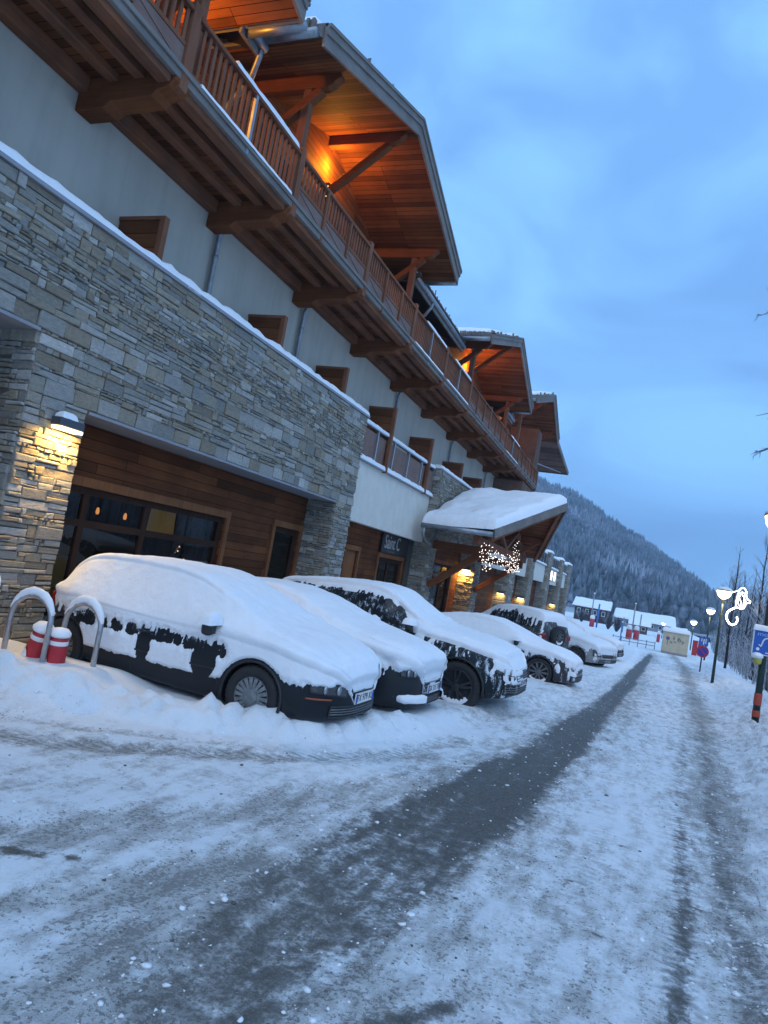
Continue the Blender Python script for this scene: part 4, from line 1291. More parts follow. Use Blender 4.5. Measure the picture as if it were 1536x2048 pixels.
class CarShape:
    NS = 5                                               # samples per span of the half section
    def __init__(s, sp):
        s.sp = sp
        z = np.array(sp['top']); s.tx, s.tz = z[:, 0], z[:, 1]
        z = np.array(sp['belt']); s.bx, s.bz = z[:, 0], z[:, 1]
        z = np.array(sp['wid']); s.wx, s.ww = z[:, 0], z[:, 1]
        z = np.array(sp['bot']); s.ox, s.oz = z[:, 0], z[:, 1]
        xx = np.linspace(s.tx[0], s.tx[-1], 600)
        zz = np.interp(xx, s.tx, s.tz)
        def sm(v, sig):
            k = np.arange(-60, 61) * (xx[1] - xx[0]); g = np.exp(-(k / sig) ** 2 / 2); g /= g.sum()
            return np.convolve(np.pad(v, 60, mode='edge'), g, 'valid')
        end = np.minimum(xx - xx[0], xx[-1] - xx); e = sstep(.12, .4, end)
        s.xx = xx
        s.zsm = zz * (1 - e) + sm(zz, .06) * e
        s.zsnow = np.maximum(s.zsm, zz * (1 - e) + sm(zz, .20) * e)
    def section(s, x, snow=False):
        zt = float(np.interp(x, s.xx, s.zsnow if snow else s.zsm))
        w = float(np.interp(x, s.wx, s.ww)); z0 = float(np.interp(x, s.ox, s.oz))
        zt = max(zt, z0 + .12)
        zb = float(np.interp(x, s.bx, s.bz)); zs = min(zb, zt - .05)
        k = float(np.clip((zt - zb) / .42, 0, 1))
        wt = w * (.86 * (1 - k) + s.sp.get('roofw', .70) * k)
        h = zs - z0
        P = [(0, z0), (w * .80, z0), (w * .965, z0 + min(.07, h * .2)), (w * 1.0, z0 + h * .5), (w * .985, zs - h * .12), (w * .955, zs + .004),
             (wt, zt - .045 - .02 * k), (wt * .90, zt - .018), (wt * .5, zt - .004), (0, zt)]
        return crom(P, s.NS)
    def grid(s, xs, snow=False):
        half = np.array([s.section(x, snow) for x in xs])                     # (nx, n, 2)
        right = np.concatenate([np.repeat(np.array(xs)[:, None, None], half.shape[1], 1), -half[..., :1], half[..., 1:]], -1)
        left = right.copy(); left[..., 1] *= -1
        return np.concatenate([right, left[:, ::-1][:, 1:]], 1)               # bottom centre, right side (-y), top, left side, bottom

def normals(P):
    du = np.gradient(P, axis=0); dv = np.gradient(P, axis=1)
    n = np.cross(du, dv)
    n /= np.linalg.norm(n, axis=-1, keepdims=True) + 1e-9
    return n

def wheel(root, x, y, R, rim, style, outer, mrim, steer=0):
    t = MB(); w = .105
    s = -1 if outer < 0 else 1
    prof = [(rim * .98, -w + .01), (R * .93, -w), (R * .985, -w * .75), (R, -w * .3), (R, w * .3), (R * .985, w * .75), (R * .93, w), (rim * .98, w - .01), (rim * .95, w * .45)]
    if s < 0: prof = [(r, -h) for r, h in prof]
    t.lathe(prof, (0, 0, 0), 'y', 40)
    for k in range(40):
        a = k * math.pi / 20
        t.beam((math.cos(a) * R * .992, -w * .7, math.sin(a) * R * .992), (math.cos(a) * R * .992, w * .7, math.sin(a) * R * .992), .022, .014, (math.cos(a), 0, math.sin(a)))
    o = t.build('wheel', M['rubber'], root, True, local=True)
    o.location = (x, y, R); o.rotation_euler.z = steer
    m = MB(); yo = s * w * .82
    ring = [(rim * 1.0, yo - s * .03), (rim * 1.0, yo), (rim * .93, yo + s * .004), (rim * .90, yo - s * .02)]
    m.lathe(ring, (0, 0, 0), 'y', 40, cap=False)
    m.lathe([(rim * .24, yo - s * .03), (rim * .22, yo + s * .012), (rim * .1, yo + s * .016)], (0, 0, 0), 'y', 24)
    def spoke(a, w0, w1, r0=.15, r1=.95):
        c, q = math.cos(a), math.sin(a); pc, pq = -q, c
        vs = []
        for yy in (yo - s * .025, yo + s * .006):
            for r, ww in ((r0 * rim, w0), (r1 * rim, w1)):
                for sg in (-1, 1):
                    vs.append((c * r + pc * sg * ww / 2, yy, q * r + pq * sg * ww / 2))
        m.add(vs, [(0, 1, 3, 2), (4, 6, 7, 5), (0, 4, 5, 1), (2, 3, 7, 6), (0, 2, 6, 4), (1, 5, 7, 3)])
    if style == 'cap':
        for k in range(18): spoke(k * math.pi / 9, .026, .044, .22, .95)
        m.lathe([(rim * .40, yo - s * .02), (rim * .38, yo + s * .014), (rim * .22, yo + s * .018)], (0, 0, 0), 'y', 30)
    elif style == 'double':
        for k in range(5):
            a = k * math.pi * .4 + .3; spoke(a - .16, .035, .03); spoke(a + .16, .035, .03)
    else:
        for k in range(10):
            a = k * math.pi / 5; spoke(a - .07, .022, .016); spoke(a + .07, .022, .016)
    rm = m.build('rim' if style != 'cap' else 'hubcap', mrim, o, local=True)
    sn = MB()                                            # snow caught in the lower part of the wheel
    if style != 'far':
        vs = []; n = 16
        for i in range(n + 1):
            a = math.pi * (1.18 + .64 * i / n)
            r1 = rim * 1.02; r0 = rim * (.62 + .25 * abs(i / n - .5) + .12 * ((i * 7) % 5) / 5)
            vs += [(math.cos(a) * r0, yo + s * .002, math.sin(a) * r0), (math.cos(a) * (r0 + r1) / 2, yo + s * .028, math.sin(a) * (r0 + r1) / 2), (math.cos(a) * r1, yo + s * .006, math.sin(a) * r1)]
        fs = [(3 * i + j, 3 * i + 3 + j, 3 * i + 4 + j, 3 * i + 1 + j) for i in range(n) for j in (0, 1)]
        sn.add(vs, fs); sn.build('snow', M['snow'], o, True, local=True)
    return o

def text_mesh(name, txt, size, mt, parent, loc, rot, ext=.002, sx=1.0, sy=1.0, align='CENTER'):
    cu = bpy.data.curves.new(name, 'FONT'); cu.body = txt; cu.size = size; cu.extrude = ext; cu.align_x = align; cu.align_y = 'CENTER'
    tmp = bpy.data.objects.new('tmp', cu); COL.objects.link(tmp)
    bpy.context.view_layer.update()
    me = bpy.data.meshes.new_from_object(tmp.evaluated_get(bpy.context.evaluated_depsgraph_get()))
    bpy.data.objects.remove(tmp); bpy.data.curves.remove(cu)
    me.name = name; me.materials.clear(); me.materials.append(mt)
    o = bpy.data.objects.new(name, me); COL.objects.link(o)
    o.parent = parent; o.location = loc; o.rotation_euler = rot; o.scale = (sx, sy, 1)
    return o

def make_car(label, sp, loc, rz, name='parked_car', group='snow-covered cars parked nose to the road'):
    root = thing(name, label, sp.get('cat', 'car'), loc, rz, group)
    cs = CarShape(sp)
    x0, x1 = cs.tx[0], cs.tx[-1]
    fine = sp.get('fine', .03)
    xs = np.unique(np.concatenate([np.linspace(x0, x1, int((x1 - x0) / (fine * 2))), x1 - np.array([0, .008, .02, .04, .07, .1]), x0 + np.array([0, .008, .02, .04, .07, .1])]))
    P = cs.grid(xs)
    a, b = P.shape[:2]
    m = MB(); m.grid(P)
    m.f.append(tuple(range(b))); m.f.append(tuple((a - 1) * b + j for j in range(b))[::-1]); m.c += [None, None]
    # close the seam at the bottom
    body = m.build('body', sp['paint'], root, True, local=True)
    import bmesh
    bm = bmesh.new(); bm.from_mesh(body.data)
    bmesh.ops.remove_doubles(bm, verts=bm.verts, dist=1e-5); bmesh.ops.recalc_face_normals(bm, faces=bm.faces)
    bm.to_mesh(body.data); bm.free()
    R = sp['R']; wb = sp['wb']; W = float(cs.ww.max())
    Ra = R * 1.13
    c = MB()
    for xa in (0, -wb):
        for s in (-1, 1):
            c.lathe([(Ra, s * (W - .27)), (Ra, s * (W + .2))][::s], (xa, 0, R * 1.02), 'y', 40)
    cut = c.build('cutter', M['black'], None)
    cut.location = loc; cut.rotation_euler = (0, 0, rz)
    bm = bmesh.new(); bm.from_mesh(cut.data); bmesh.ops.recalc_face_normals(bm, faces=bm.faces); bm.to_mesh(cut.data); bm.free()
    md = body.modifiers.new('arches', 'BOOLEAN'); md.object = cut; md.operation = 'DIFFERENCE'; md.solver = 'EXACT'
    bpy.context.view_layer.update()
    me = bpy.data.meshes.new_from_object(body.evaluated_get(bpy.context.evaluated_depsgraph_get()))
    body.modifiers.clear(); old = body.data; body.data = me; bpy.data.meshes.remove(old); me.name = 'body'
    me.materials.clear(); me.materials.append(sp['paint'])
    bpy.data.objects.remove(cut)
    # black lips round the arches, dark sill
    for xa in (0, -wb):
        for s in (-1, 1):
            wy = float(np.interp(xa, cs.wx, cs.ww))
            t = MB(); n = 22
            pts = [(xa + math.cos(u) * Ra, s * (wy * .985), R * 1.02 + math.sin(u) * Ra) for u in np.linspace(-.25, math.pi + .25, n)]
            t.tube(pts, .018, 6); t.build('arch_lip', sp.get('lip', M['black']), body, True, local=True)
    # wheels
    for xa in (0, -wb):
        for s in (-1, 1):
            wheel(root, xa, s * (W - .12), R, sp['rim'], sp.get('style', 'cap'), s, sp.get('mrim', M['zinc']), sp.get('steer', 0) if xa == 0 else 0)
    # glass
    NS = CarShape.NS; n = NS * 9 + 1
    nb = normals(P)
    def patch(name, i0, i1, j0, j1, mt, off=.005, jr=None):
        q = MB(); q.grid((P + nb * off)[i0:i1, j0:j1]); pass
        return q.build(name, mt, root, True, local=True)
    ix = lambda x: int(np.searchsorted(xs, x))
    glass = sp.get('glass')
    for (xa, xb) in sp['sides']:
        for mir in (0, 1):
            j0, j1 = NS * 5 + 1, NS * 6
            if mir: j0, j1 = b - 1 - (NS * 6 - 1), b - 1 - (NS * 5 + 1) + 1
            patch('side_window', ix(xa), ix(xb), j0, j1, glass)
    xa, xb = sp['screen']
    patch('windscreen', ix(xa), ix(xb), NS * 6 + 3, b - NS * 6 - 3, glass)
    # ---- snow
    fx = np.unique(np.concatenate([np.arange(x0, x1, fine), x1 - np.array([0, .005, .015, .03, .05, .08]), x0 + np.array([0, .01, .03])]))
    keepNS = CarShape.NS
    CarShape.NS = int(5 * max(1, .045 / fine))
    S = cs.grid(fx, True)
    CarShape.NS = keepNS
    nn = normals(S)
    nz = nn[..., 2]; nx = nn[..., 0]
    X, Yc, Z = S[..., 0], S[..., 1], S[..., 2]
    sd = sp.get('seed', 1)
    side = np.where(Yc < 0, 0.0, 37.0)
    big = fbm(X * 1.6 + side, Yc * 1.6 + Z, sd, 3)
    tt = sp['snow'] * (.72 + .55 * big) + .012 * (fbm(X * 9, Yc * 9 + Z * 5, sd + 8, 3) - .5)
    up = sstep(sp.get('nz0', .18), sp.get('nz1', .72), nz)
    edge = .5 + 1.15 * (fbm(X * 17 + side, Z * 4.2 + side, sd + 3, 5, .72) - .5)
    cz = np.array(sp['cover']); cf = np.array(sp['front'])
    cov = np.interp(Z, cz[:, 0], cz[:, 1]) + sp.get('slope', 0) * np.clip(X, -1, 1) * .0
    if sp.get('cover2'):
        c2 = np.array(sp['cover2']); kx = sstep(sp['cx'][0], sp['cx'][1], X)
        cov = cov * (1 - kx) + np.interp(Z, c2[:, 0], c2[:, 1]) * kx
    cov = cov + (fbm(X * 1.7 + side, Z * 2.0, sd + 5, 3) - .5) * sp.get('patchy', .5)
    covf = np.interp(Z, cf[:, 0], cf[:, 1])
    fr = sstep(.35, .75, nx); bk = sstep(.35, .75, -nx)
    cov = cov * (1 - fr) + covf * fr
    thr = np.clip((cov - edge) * .13, -.04, sp['sidet'] * (.7 + .6 * big))
    T = np.maximum(thr, tt * up - .04 * (1 - up) * (1 - sstep(0, .05, up)))
    T = np.where(up > .3, np.maximum(T, tt * up * (.6 + .4 * sstep(.1, .3, edge))), T)
    for xa in (0, -wb):
        dd = np.hypot(X - xa, Z - R * 1.02)
        T = np.where((np.abs(Yc) > W * .5) & (Z < R * 2.3), T - .16 * sstep(Ra + .05, Ra - .02, dd), T)
    T = np.where(nz < -.3, -.1, T)
    if sp.get('melt'):
        for (cx, czz, rx, rz_) in sp['melt']:
            e = ((X - cx) / rx) ** 2 + ((Z - czz) / rz_) ** 2
            T = np.where((Yc < 0) & (nz < .5), T - .14 * sstep(1.15, .75, e + .5 * (edge - .5)), T)
    Q = S + nn * np.clip(T, -.02, None)[..., None]
    Q[..., 2] += .3 * np.clip(T, 0, None) * up
    bare = T < -.014
    A, B = Q.shape[:2]
    fs = grid_faces(A, B)
    ok = ~(bare.ravel()[fs].all(1))
    fs = fs[ok]
    used = np.unique(fs); remap = -np.ones(A * B, int); remap[used] = np.arange(len(used))
    o = np_mesh('snow_cover', Q.reshape(-1, 3)[used], remap[fs], sp.get('snowmat', M['snow']), True)
    o.parent = root
    # ---- fittings
    def surf(x, z, s):
        """outer skin point at height z"""
        sec = cs.section(x); h = sec[sec[:, 1].argsort()]
        half = [p for p in sec[NS:NS * 6 + 1]]
        zz = [p[1] for p in half]; yy = [p[0] for p in half]
        return s * float(np.interp(z, zz, yy))
    mx, mz = sp['mirror']
    for s in (-1, 1):
        y = surf(mx, mz - .06, s)
        q = MB(); ks = [(0, .055, .035), (.05, .075, .055), (.14, .085, .06), (.19, .07, .045), (.205, .03, .02)]
        vs = []; nseg = 12
        for (dy, hh, dx) in ks:
            for k in range(nseg):
                an = 2 * math.pi * k / nseg
                cx = math.copysign(abs(math.cos(an)) ** .6, math.cos(an)); sx = math.copysign(abs(math.sin(an)) ** .6, math.sin(an))
                vs.append((mx + .02 * dy / .2 + cx * dx, y + s * (dy + .03), mz + .03 + sx * hh))
        fsx = [(i * nseg + k, i * nseg + (k + 1) % nseg, (i + 1) * nseg + (k + 1) % nseg, (i + 1) * nseg + k) for i in range(4) for k in range(nseg)]
        fsx += [tuple(range(nseg))[::-1], tuple(4 * nseg + k for k in range(nseg))]
        q.add(vs, fsx); q.beam((mx + .01, y - s * .05, mz - .04), (mx + .01, y + s * .06, mz - .01), .05, .04)
        w = q.build('wing_mirror', sp.get('mmat', M['black']), root, True, local=True)
        c = MB(); snow_slab(c, (mx - .08, y + s * .01, mz + .085), (mx - .08, y + s * .26, mz + .085), (mx + .10, y + s * .26, mz + .085), (mx + .10, y + s * .01, mz + .085), sp['snow'] * 1.35, r=.10, res=.03, seed=sd + 9, nz=8)
        c.build('snow_cap', M['snow'], w, True, local=True)
    for hx, hz in sp.get('handles', ()):
        for s in (-1, 1):
            y = surf(hx, hz, s)
            q = MB(); q.tube([(hx - .10, y, hz), (hx - .085, y + s * .03, hz), (hx + .085, y + s * .03, hz), (hx + .10, y, hz)], .014, 7)
            q.build('door_handle', sp.get('hmat', sp['paint']), root, True, local=True)
    def front_patch(name, y0, y1, z0, z1, mt, off=.006, s=1, taper=0):
        """a piece set into the nose, following its curve"""
        nY, nZ = 9, 5; G = np.zeros((nY, nZ, 3))
        gx = np.linspace(x1 - .75, x1, 160)
        secs = [cs.section(x) for x in gx]
        for i, yy in enumerate(np.linspace(y0, y1, nY)):
            for j, zz in enumerate(np.linspace(z0 + taper * i / (nY - 1), z1, nZ)):
                bx = x1 - .75
                for x, sec in zip(gx, secs):
                    hz = sec[NS:]; zs_ = hz[:, 1]; ys_ = hz[:, 0]
                    if zz > zs_.max(): continue
                    if zz < zs_.min() - .02: continue
                    k = int(np.argmax(zs_ >= zz)) if zs_[-1] >= zz else len(zs_) - 1
                    k0 = max(k - 1, 0); dz = zs_[k] - zs_[k0]
                    yv = ys_[k0] + (ys_[k] - ys_[k0]) * ((zz - zs_[k0]) / dz if abs(dz) > 1e-6 else 0)
                    if yv >= abs(yy): bx = x
                G[i, j] = (bx + off, yy * s * 1.002 + math.copysign(off * .5, yy * s), zz)
        q = MB(); q.grid(G)
        return q.build(name, mt, root, True, local=True), G
    for s in (-1, 1):
        y0, y1, z0, z1 = sp['lamp']
        hl_, G = front_patch('headlight', y0, y1, z0, z1, M['headlight'], .008, s, sp.get('lamptaper', 0))
        q = MB(); q.tube(np.concatenate([G[:, 0], G[-1, 1:], G[::-1, -1][1:], G[0, ::-1][1:]]), .009, 5, cap=False); q.build('lamp_rim', M['black'], hl_, True, local=True)
        for k in (2, 5):
            p = (G[k, 2] + G[k + 1, 2]) / 2; q = MB(); q.lathe([(.045, -.01), (.052, .004), (.03, .012)], p, 'x', 16); q.build('reflector', M['steel'], hl_, True, local=True)
    gy0, gz0, gz1 = sp['grille']
    for nm, (yy, za, zb_), ns in (('grille', (gy0, gz0, gz1), sp.get('slats', 3)), ('bumper_intake', sp['intake'], 3)):
        g, G = front_patch(nm, -yy, yy, za, zb_, M['grille'], .006)
        q = MB(); q.tube(np.concatenate([G[:, 0], G[-1, 1:], G[::-1, -1][1:], G[0, ::-1][1:]]) + np.array([.004, 0, 0]), .011, 6, cap=False); q.build('surround', sp.get('trim', M['black']) if nm == 'grille' else M['black'], g, True, local=True)
        q = MB()
        for k in range(1, ns + 1):
            f = k / (ns + 1) * 4; i = int(f); q.tube(G[:, i] * (1 - f + i) + G[:, min(i + 1, 4)] * (f - i) + np.array([.006, 0, 0]), .007, 5)
        q.build('slat', M['rimgrey'], g, True, local=True)
    if sp.get('plate'):
        pz = sp['plate'][0]
        p = MB(); xn = sp['plate'][1]
        p.box(xn, xn + .014, -.26, .26, pz - .055, pz + .055)
        pl = p.build('number_plate', M['plate'], root, local=True)
        e = MB(); e.box(xn + .0142, xn + .016, -.258, -.215, pz - .053, pz + .053); e.box(xn + .0142, xn + .016, .215, .258, pz - .053, pz + .053); e.build('plate_band', M['plateblue'], pl, local=True)
        text_mesh('plate_lettering', sp['plate'][2], .105, M['black'], pl, (xn + .0155, 0, pz), (math.pi / 2, 0, math.pi / 2), .001, .95, 1)
    for s in (-1, 1):
        q = MB(); tx = x0 + .015; y = surf(x0 + .10, sp.get('tailz', .8), s)
        q.box(x0 - .005, x0 + .14, min(y, y * .72), max(y, y * .72) + 0.0, sp.get('tailz', .8) - .07, sp.get('tailz', .8) + .08)
        q.build('tail_light', M['taillight'], root, local=True, bevel=.02)
    return root, cs

M['headlight'] = simple('headlight_glass', (0.06, 0.065, 0.07), .08, 0, 18, .4)
M['grille'] = simple('dark_grille', (0.014, 0.014, 0.015), .5, 0, 30, .5)
M['plate'] = simple('plate_white', (0.7, 0.7, 0.68), .5)
M['plateblue'] = simple('plate_blue', (0.02, 0.07, 0.35), .5)
M['taillight'] = simple('tail_lens', (0.25, 0.01, 0.012), .25)
M['glassf'] = paint_mat('frosted_glass', (0.016, 0.019, 0.023), .06, .78, (.30, .35, .41))
M['glassd'] = paint_mat('snowy_glass', (0.014, 0.017, 0.02), .06, .62, (.45, .50, .58))
M['p1'] = paint_mat('anthracite_paint', (0.012, 0.014, 0.018), .30, .18, rise=(.55, .80, .30))
M['p2'] = paint_mat('graphite_paint', (0.018, 0.020, 0.024), .32, .30)
M['p3'] = paint_mat('black_green_paint', (0.008, 0.013, 0.016), .28, .80)
M['p4'] = paint_mat('dark_plum_paint', (0.040, 0.034, 0.040), .35, .80)
M['p5'] = paint_mat('grey_paint', (0.045, 0.047, 0.050), .35, .75)
M['p6'] = paint_mat('silver_beige_paint', (0.26, 0.265, 0.26), .35, .75)
M['indicator'] = simple('orange_lens', (0.35, 0.07, 0.03), .3)
M['rimdark'] = simple('black_alloy', (0.045, 0.045, 0.05), .3, .4, 20, .3)
M['rimgrey'] = simple('grey_alloy', (0.17, 0.17, 0.175), .4, .6, 20, .3)
M['capgrey'] = simple('grey_hubcap', (0.19, 0.20, 0.205), .5, .3, 25, .35)

def wid(x0, x1, W, nose=.70, tail=.80):
    h = W / 2
    return [(x0, h * tail), (x0 + .06, h * (tail + .08)), (x0 + .2, h * .95), (x0 + .6, h), (x1 - .85, h), (x1 - .45, h * .965), (x1 - .22, h * .90), (x1 - .1, h * .83), (x1 - .03, h * (nose + .06)), (x1, h * nose)]

W1 = [(-3.03, .50), (-3.0, .60), (-2.93, .69), (-2.80, .77), (-2.6, .84), (-2.2, .87), (.20, .87), (.42, .855), (.58, .81), (.70, .72), (.79, .61), (.85, .49), (.89, .36), (.91, .26)]
CAR1 = dict(top=[(-3.03, .62), (-3.01, .80), (-2.96, .93), (-2.84, 1.08), (-2.72, 1.22), (-2.56, 1.325), (-2.3, 1.385), (-1.9, 1.415), (-1.3, 1.40), (-.98, 1.35), (-.5, 1.165), (-.06, .955), (.25, .895), (.50, .83), (.68, .765), (.79, .69), (.86, .60), (.895, .50), (.91, .42)],
            belt=[(-3.1, .86), (-2.5, .93), (-.6, .88), (.2, .82), (.6, .73), (.9, .6)],
            wid=W1, bot=[(-3.03, .42), (-2.98, .34), (-2.85, .24), (-.9, .17), (.4, .17), (.72, .175), (.86, .20), (.91, .25)],
            R=.315, wb=2.60, rim=.205, style='cap', mrim=M['capgrey'], paint=M['p1'], glass=M['glassd'], fine=.016,
            sides=[(-2.45, -1.62), (-1.55, -.35)], screen=(-.92, -.10), snow=.085, sidet=.032, seed=3, nz0=.12, nz1=.7,
            cover=[(.0, -.8), (.375, -.6), (.40, .35), (.43, .95), (.58, .95), (.63, .62), (.665, .36), (.72, .34), (.77, .50), (.83, .85), (.90, 1.3), (1.6, 1.6)], patchy=.30,
            cover2=[(.0, -.6), (.42, -.4), (.50, .25), (.56, .55), (.64, .85), (.72, 1.3), (1.6, 1.6)], cx=(-.50, -.22),
            front=[(.3, -.6), (.47, -.35), (.54, .25), (.58, .7), (.64, 1.4)], melt=[(-1.42, .56, .10, .17), (-.62, .55, .16, .17)],
            mirror=(-.56, .90), handles=[(-1.42, .72), (-2.35, .75)], lamp=(.40, .78, .455, .585), lamptaper=.04, grille=(.30, .49, .57), intake=(.60, .255, .36), plate=(.43, .918, 'FX 979 XL'), tailz=.82)
R1, C1 = make_car('dark grey estate car under thick snow, nearest the viewer, front number plate showing', CAR1, (-3.60, 6.54 + .80, float(gz(6.6)) - .02), 0)
for s in (-1, 1):                                       # orange marker strip under each headlight
    q = MB(); n = 7
    pts = [(float(np.interp(w_, [q[1] for q in W1[:6:-1]], [q[0] for q in W1[:6:-1]])) + .004, s * w_, .43) for w_ in np.linspace(.80, .60, n + 1)]
    q.tube(pts, .010, 6); q.build('marker_strip', M['indicator'], R1, True, local=True)
for x in (-.42, -1.56, -2.45):                           # door joints
    for s in (-1, 1):
        q = MB(); sec = C1.section(x); sec = sec[(sec[:, 1] > .24) & (sec[:, 1] < .90) & (sec[:, 0] > .5)]
        q.tube([(x - .05 * (z_ - .5), s * (y_ + .0005), z_) for y_, z_ in sec], .0045, 5); q.build('door_joint', M['black'], R1, True, local=True)
for s in (-1, 1):
    q = MB(); q.tube([(x, s * (float(np.interp(x, C1.wx, C1.ww)) + .003), .50) for x in np.linspace(-2.2, -.42, 12)], .012, 6); q.build('side_moulding', M['black'], R1, True, local=True)

CAR2 = dict(top=[(-3.50, .60), (-3.48, .80), (-3.40, .98), (-3.15, 1.12), (-2.6, 1.26), (-2.0, 1.33), (-1.4, 1.335), (-1.0, 1.27), (-.5, 1.10), (-.08, .955), (.30, .915), (.60, .86), (.76, .79), (.84, .70), (.88, .58), (.90, .48)],
            belt=[(-3.5, .9), (-2.4, .95), (-.6, .90), (.2, .86), (.6, .80), (.9, .7)],
            wid=[(-3.5, .55), (-3.46, .66), (-3.3, .79), (-3.0, .86), (-2.5, .88), (.20, .88), (.44, .865), (.60, .82), (.72, .74), (.80, .64), (.85, .53), (.885, .42), (.90, .34)], bot=[(-3.5, .40), (-3.2, .22), (-.9, .19), (.5, .20), (.78, .22), (.88, .25), (.90, .28)],
            R=.33, wb=2.62, rim=.225, style='multi', mrim=M['rimgrey'], paint=M['p2'], glass=M['glassd'], fine=.03,
            sides=[(-2.7, -1.55), (-1.48, -.4)], screen=(-.9, -.12), snow=.11, sidet=.055, seed=17, nz0=.12, nz1=.7,
            cover=[(.0, -.5), (.45, -.3), (.6, .3), (.72, .6), (.85, 1.0), (1.5, 1.3)], front=[(.22, -.6), (.28, .2), (.31, 1.3), (.375, 1.2), (.40, .2), (.42, -.5), (.62, -.5), (.67, .2), (.72, .8), (.77, 1.3)], trim=M['steel'], slats=4,
            mirror=(-.52, .95), handles=[(-1.4, .80)], lamp=(.50, .76, .62, .72), grille=(.40, .42, .62), intake=(.66, .27, .36), plate=(.46, .91, 'GK 315 TR'), tailz=.85)
make_car('graphite hatchback with snow heaped on its bonnet, squeezed beside the near dark grey car', CAR2, (-3.36, 9.36, float(gz(9.3)) - .02), math.radians(-1.5))

CAR3 = dict(top=[(-3.72, .70), (-3.70, 1.0), (-3.62, 1.18), (-3.52, 1.38), (-3.35, 1.50), (-2.9, 1.565), (-2.3, 1.625), (-1.8, 1.65), (-1.45, 1.61), (-1.0, 1.36), (-.66, 1.16), (-.2, 1.11), (.3, 1.05), (.62, .96), (.76, .82), (.83, .70), (.85, .55)],
            belt=[(-3.9, 1.12), (-2.5, 1.10), (-.8, 1.06), (0, 1.0), (.5, .92), (.85, .8)],
            wid=[(-3.72, .80), (-3.66, .88), (-3.4, .96), (-3.0, .98), (.1, .98), (.36, .96), (.52, .92), (.64, .84), (.73, .73), (.79, .62), (.83, .52), (.85, .44)], bot=[(-3.72, .50), (-3.5, .36), (-3.2, .27), (-.9, .25), (.4, .27), (.70, .32), (.83, .38), (.85, .40)],
            R=.385, wb=2.85, rim=.275, style='double', mrim=M['rimdark'], paint=M['p3'], glass=M['glassf'], fine=.03, roofw=.72,
            sides=[(-3.2, -2.65), (-2.58, -1.72), (-1.62, -.80)], screen=(-1.4, -.72), snow=.065, sidet=.016, seed=29, nz0=.60, nz1=.85,
            cover=[(.0, -.2), (.45, .0), (.75, .18), (.95, .30), (1.05, .30), (1.12, .40), (1.18, .26), (1.3, .12), (1.42, .12), (1.50, .40), (1.57, 1.0)], patchy=.7, front=[(.3, .1), (.5, .35), (.66, .42), (.74, .7), (.8, 1.2)],
            mirror=(-.86, 1.12), handles=[(-1.6, .98), (-2.5, .99)], lamp=(.56, .88, .68, .80), lamptaper=.03, grille=(.48, .60, .76), intake=(.76, .40, .54), plate=(.56, .858, 'DC 642 VN'), tailz=1.0)
make_car('black off-road car with frosted windows and large black wheel, third from the viewer', CAR3, (-2.46, 11.68, float(gz(11.4)) - .02), math.radians(-1))

CAR4 = dict(top=[(-3.75, .60), (-3.73, .80), (-3.66, .93), (-3.4, 1.02), (-2.9, 1.16), (-2.4, 1.29), (-1.9, 1.345), (-1.4, 1.33), (-1.05, 1.25), (-.6, 1.08), (-.22, .935), (.2, .88), (.5, .80), (.70, .71), (.80, .62), (.86, .50), (.88, .42)],
            belt=[(-3.75, .88), (-2.5, .92), (-.6, .88), (.2, .80), (.6, .71), (.9, .6)],
            wid=[(-3.75, .56), (-3.7, .68), (-3.5, .82), (-3.1, .89), (-2.5, .90), (.20, .90), (.44, .88), (.60, .82), (.72, .72), (.80, .60), (.85, .48), (.88, .36)], bot=[(-3.75, .40), (-3.4, .22), (-.9, .17), (.5, .18), (.78, .2), (.86, .24), (.88, .27)],
            R=.335, wb=2.80, rim=.25, style='multi', mrim=M['rimgrey'], paint=M['p4'], glass=M['glassf'], fine=.045,
            sides=[(-2.6, -1.6), (-1.52, -.45)], screen=(-1.0, -.25), snow=.07, sidet=.03, seed=41, nz0=.28, nz1=.7,
            cover=[(.0, -.2), (.45, .30), (.65, .40), (.8, .75), (.9, 1.1), (1.5, 1.3)], front=[(.2, .1), (.4, .45), (.55, .55), (.62, 1.0)], patchy=.5,
            mirror=(-.62, .92), handles=[(-1.5, .76)], lamp=(.48, .76, .50, .62), grille=(.40, .45, .56), intake=(.66, .24, .36), tailz=.82, hmat=M['black'])
make_car('low dark plum coupe dusted with snow, fine-spoked wheel facing the viewer', CAR4, (-2.05, 18.45, float(gz(18)) - .02), math.radians(-3))

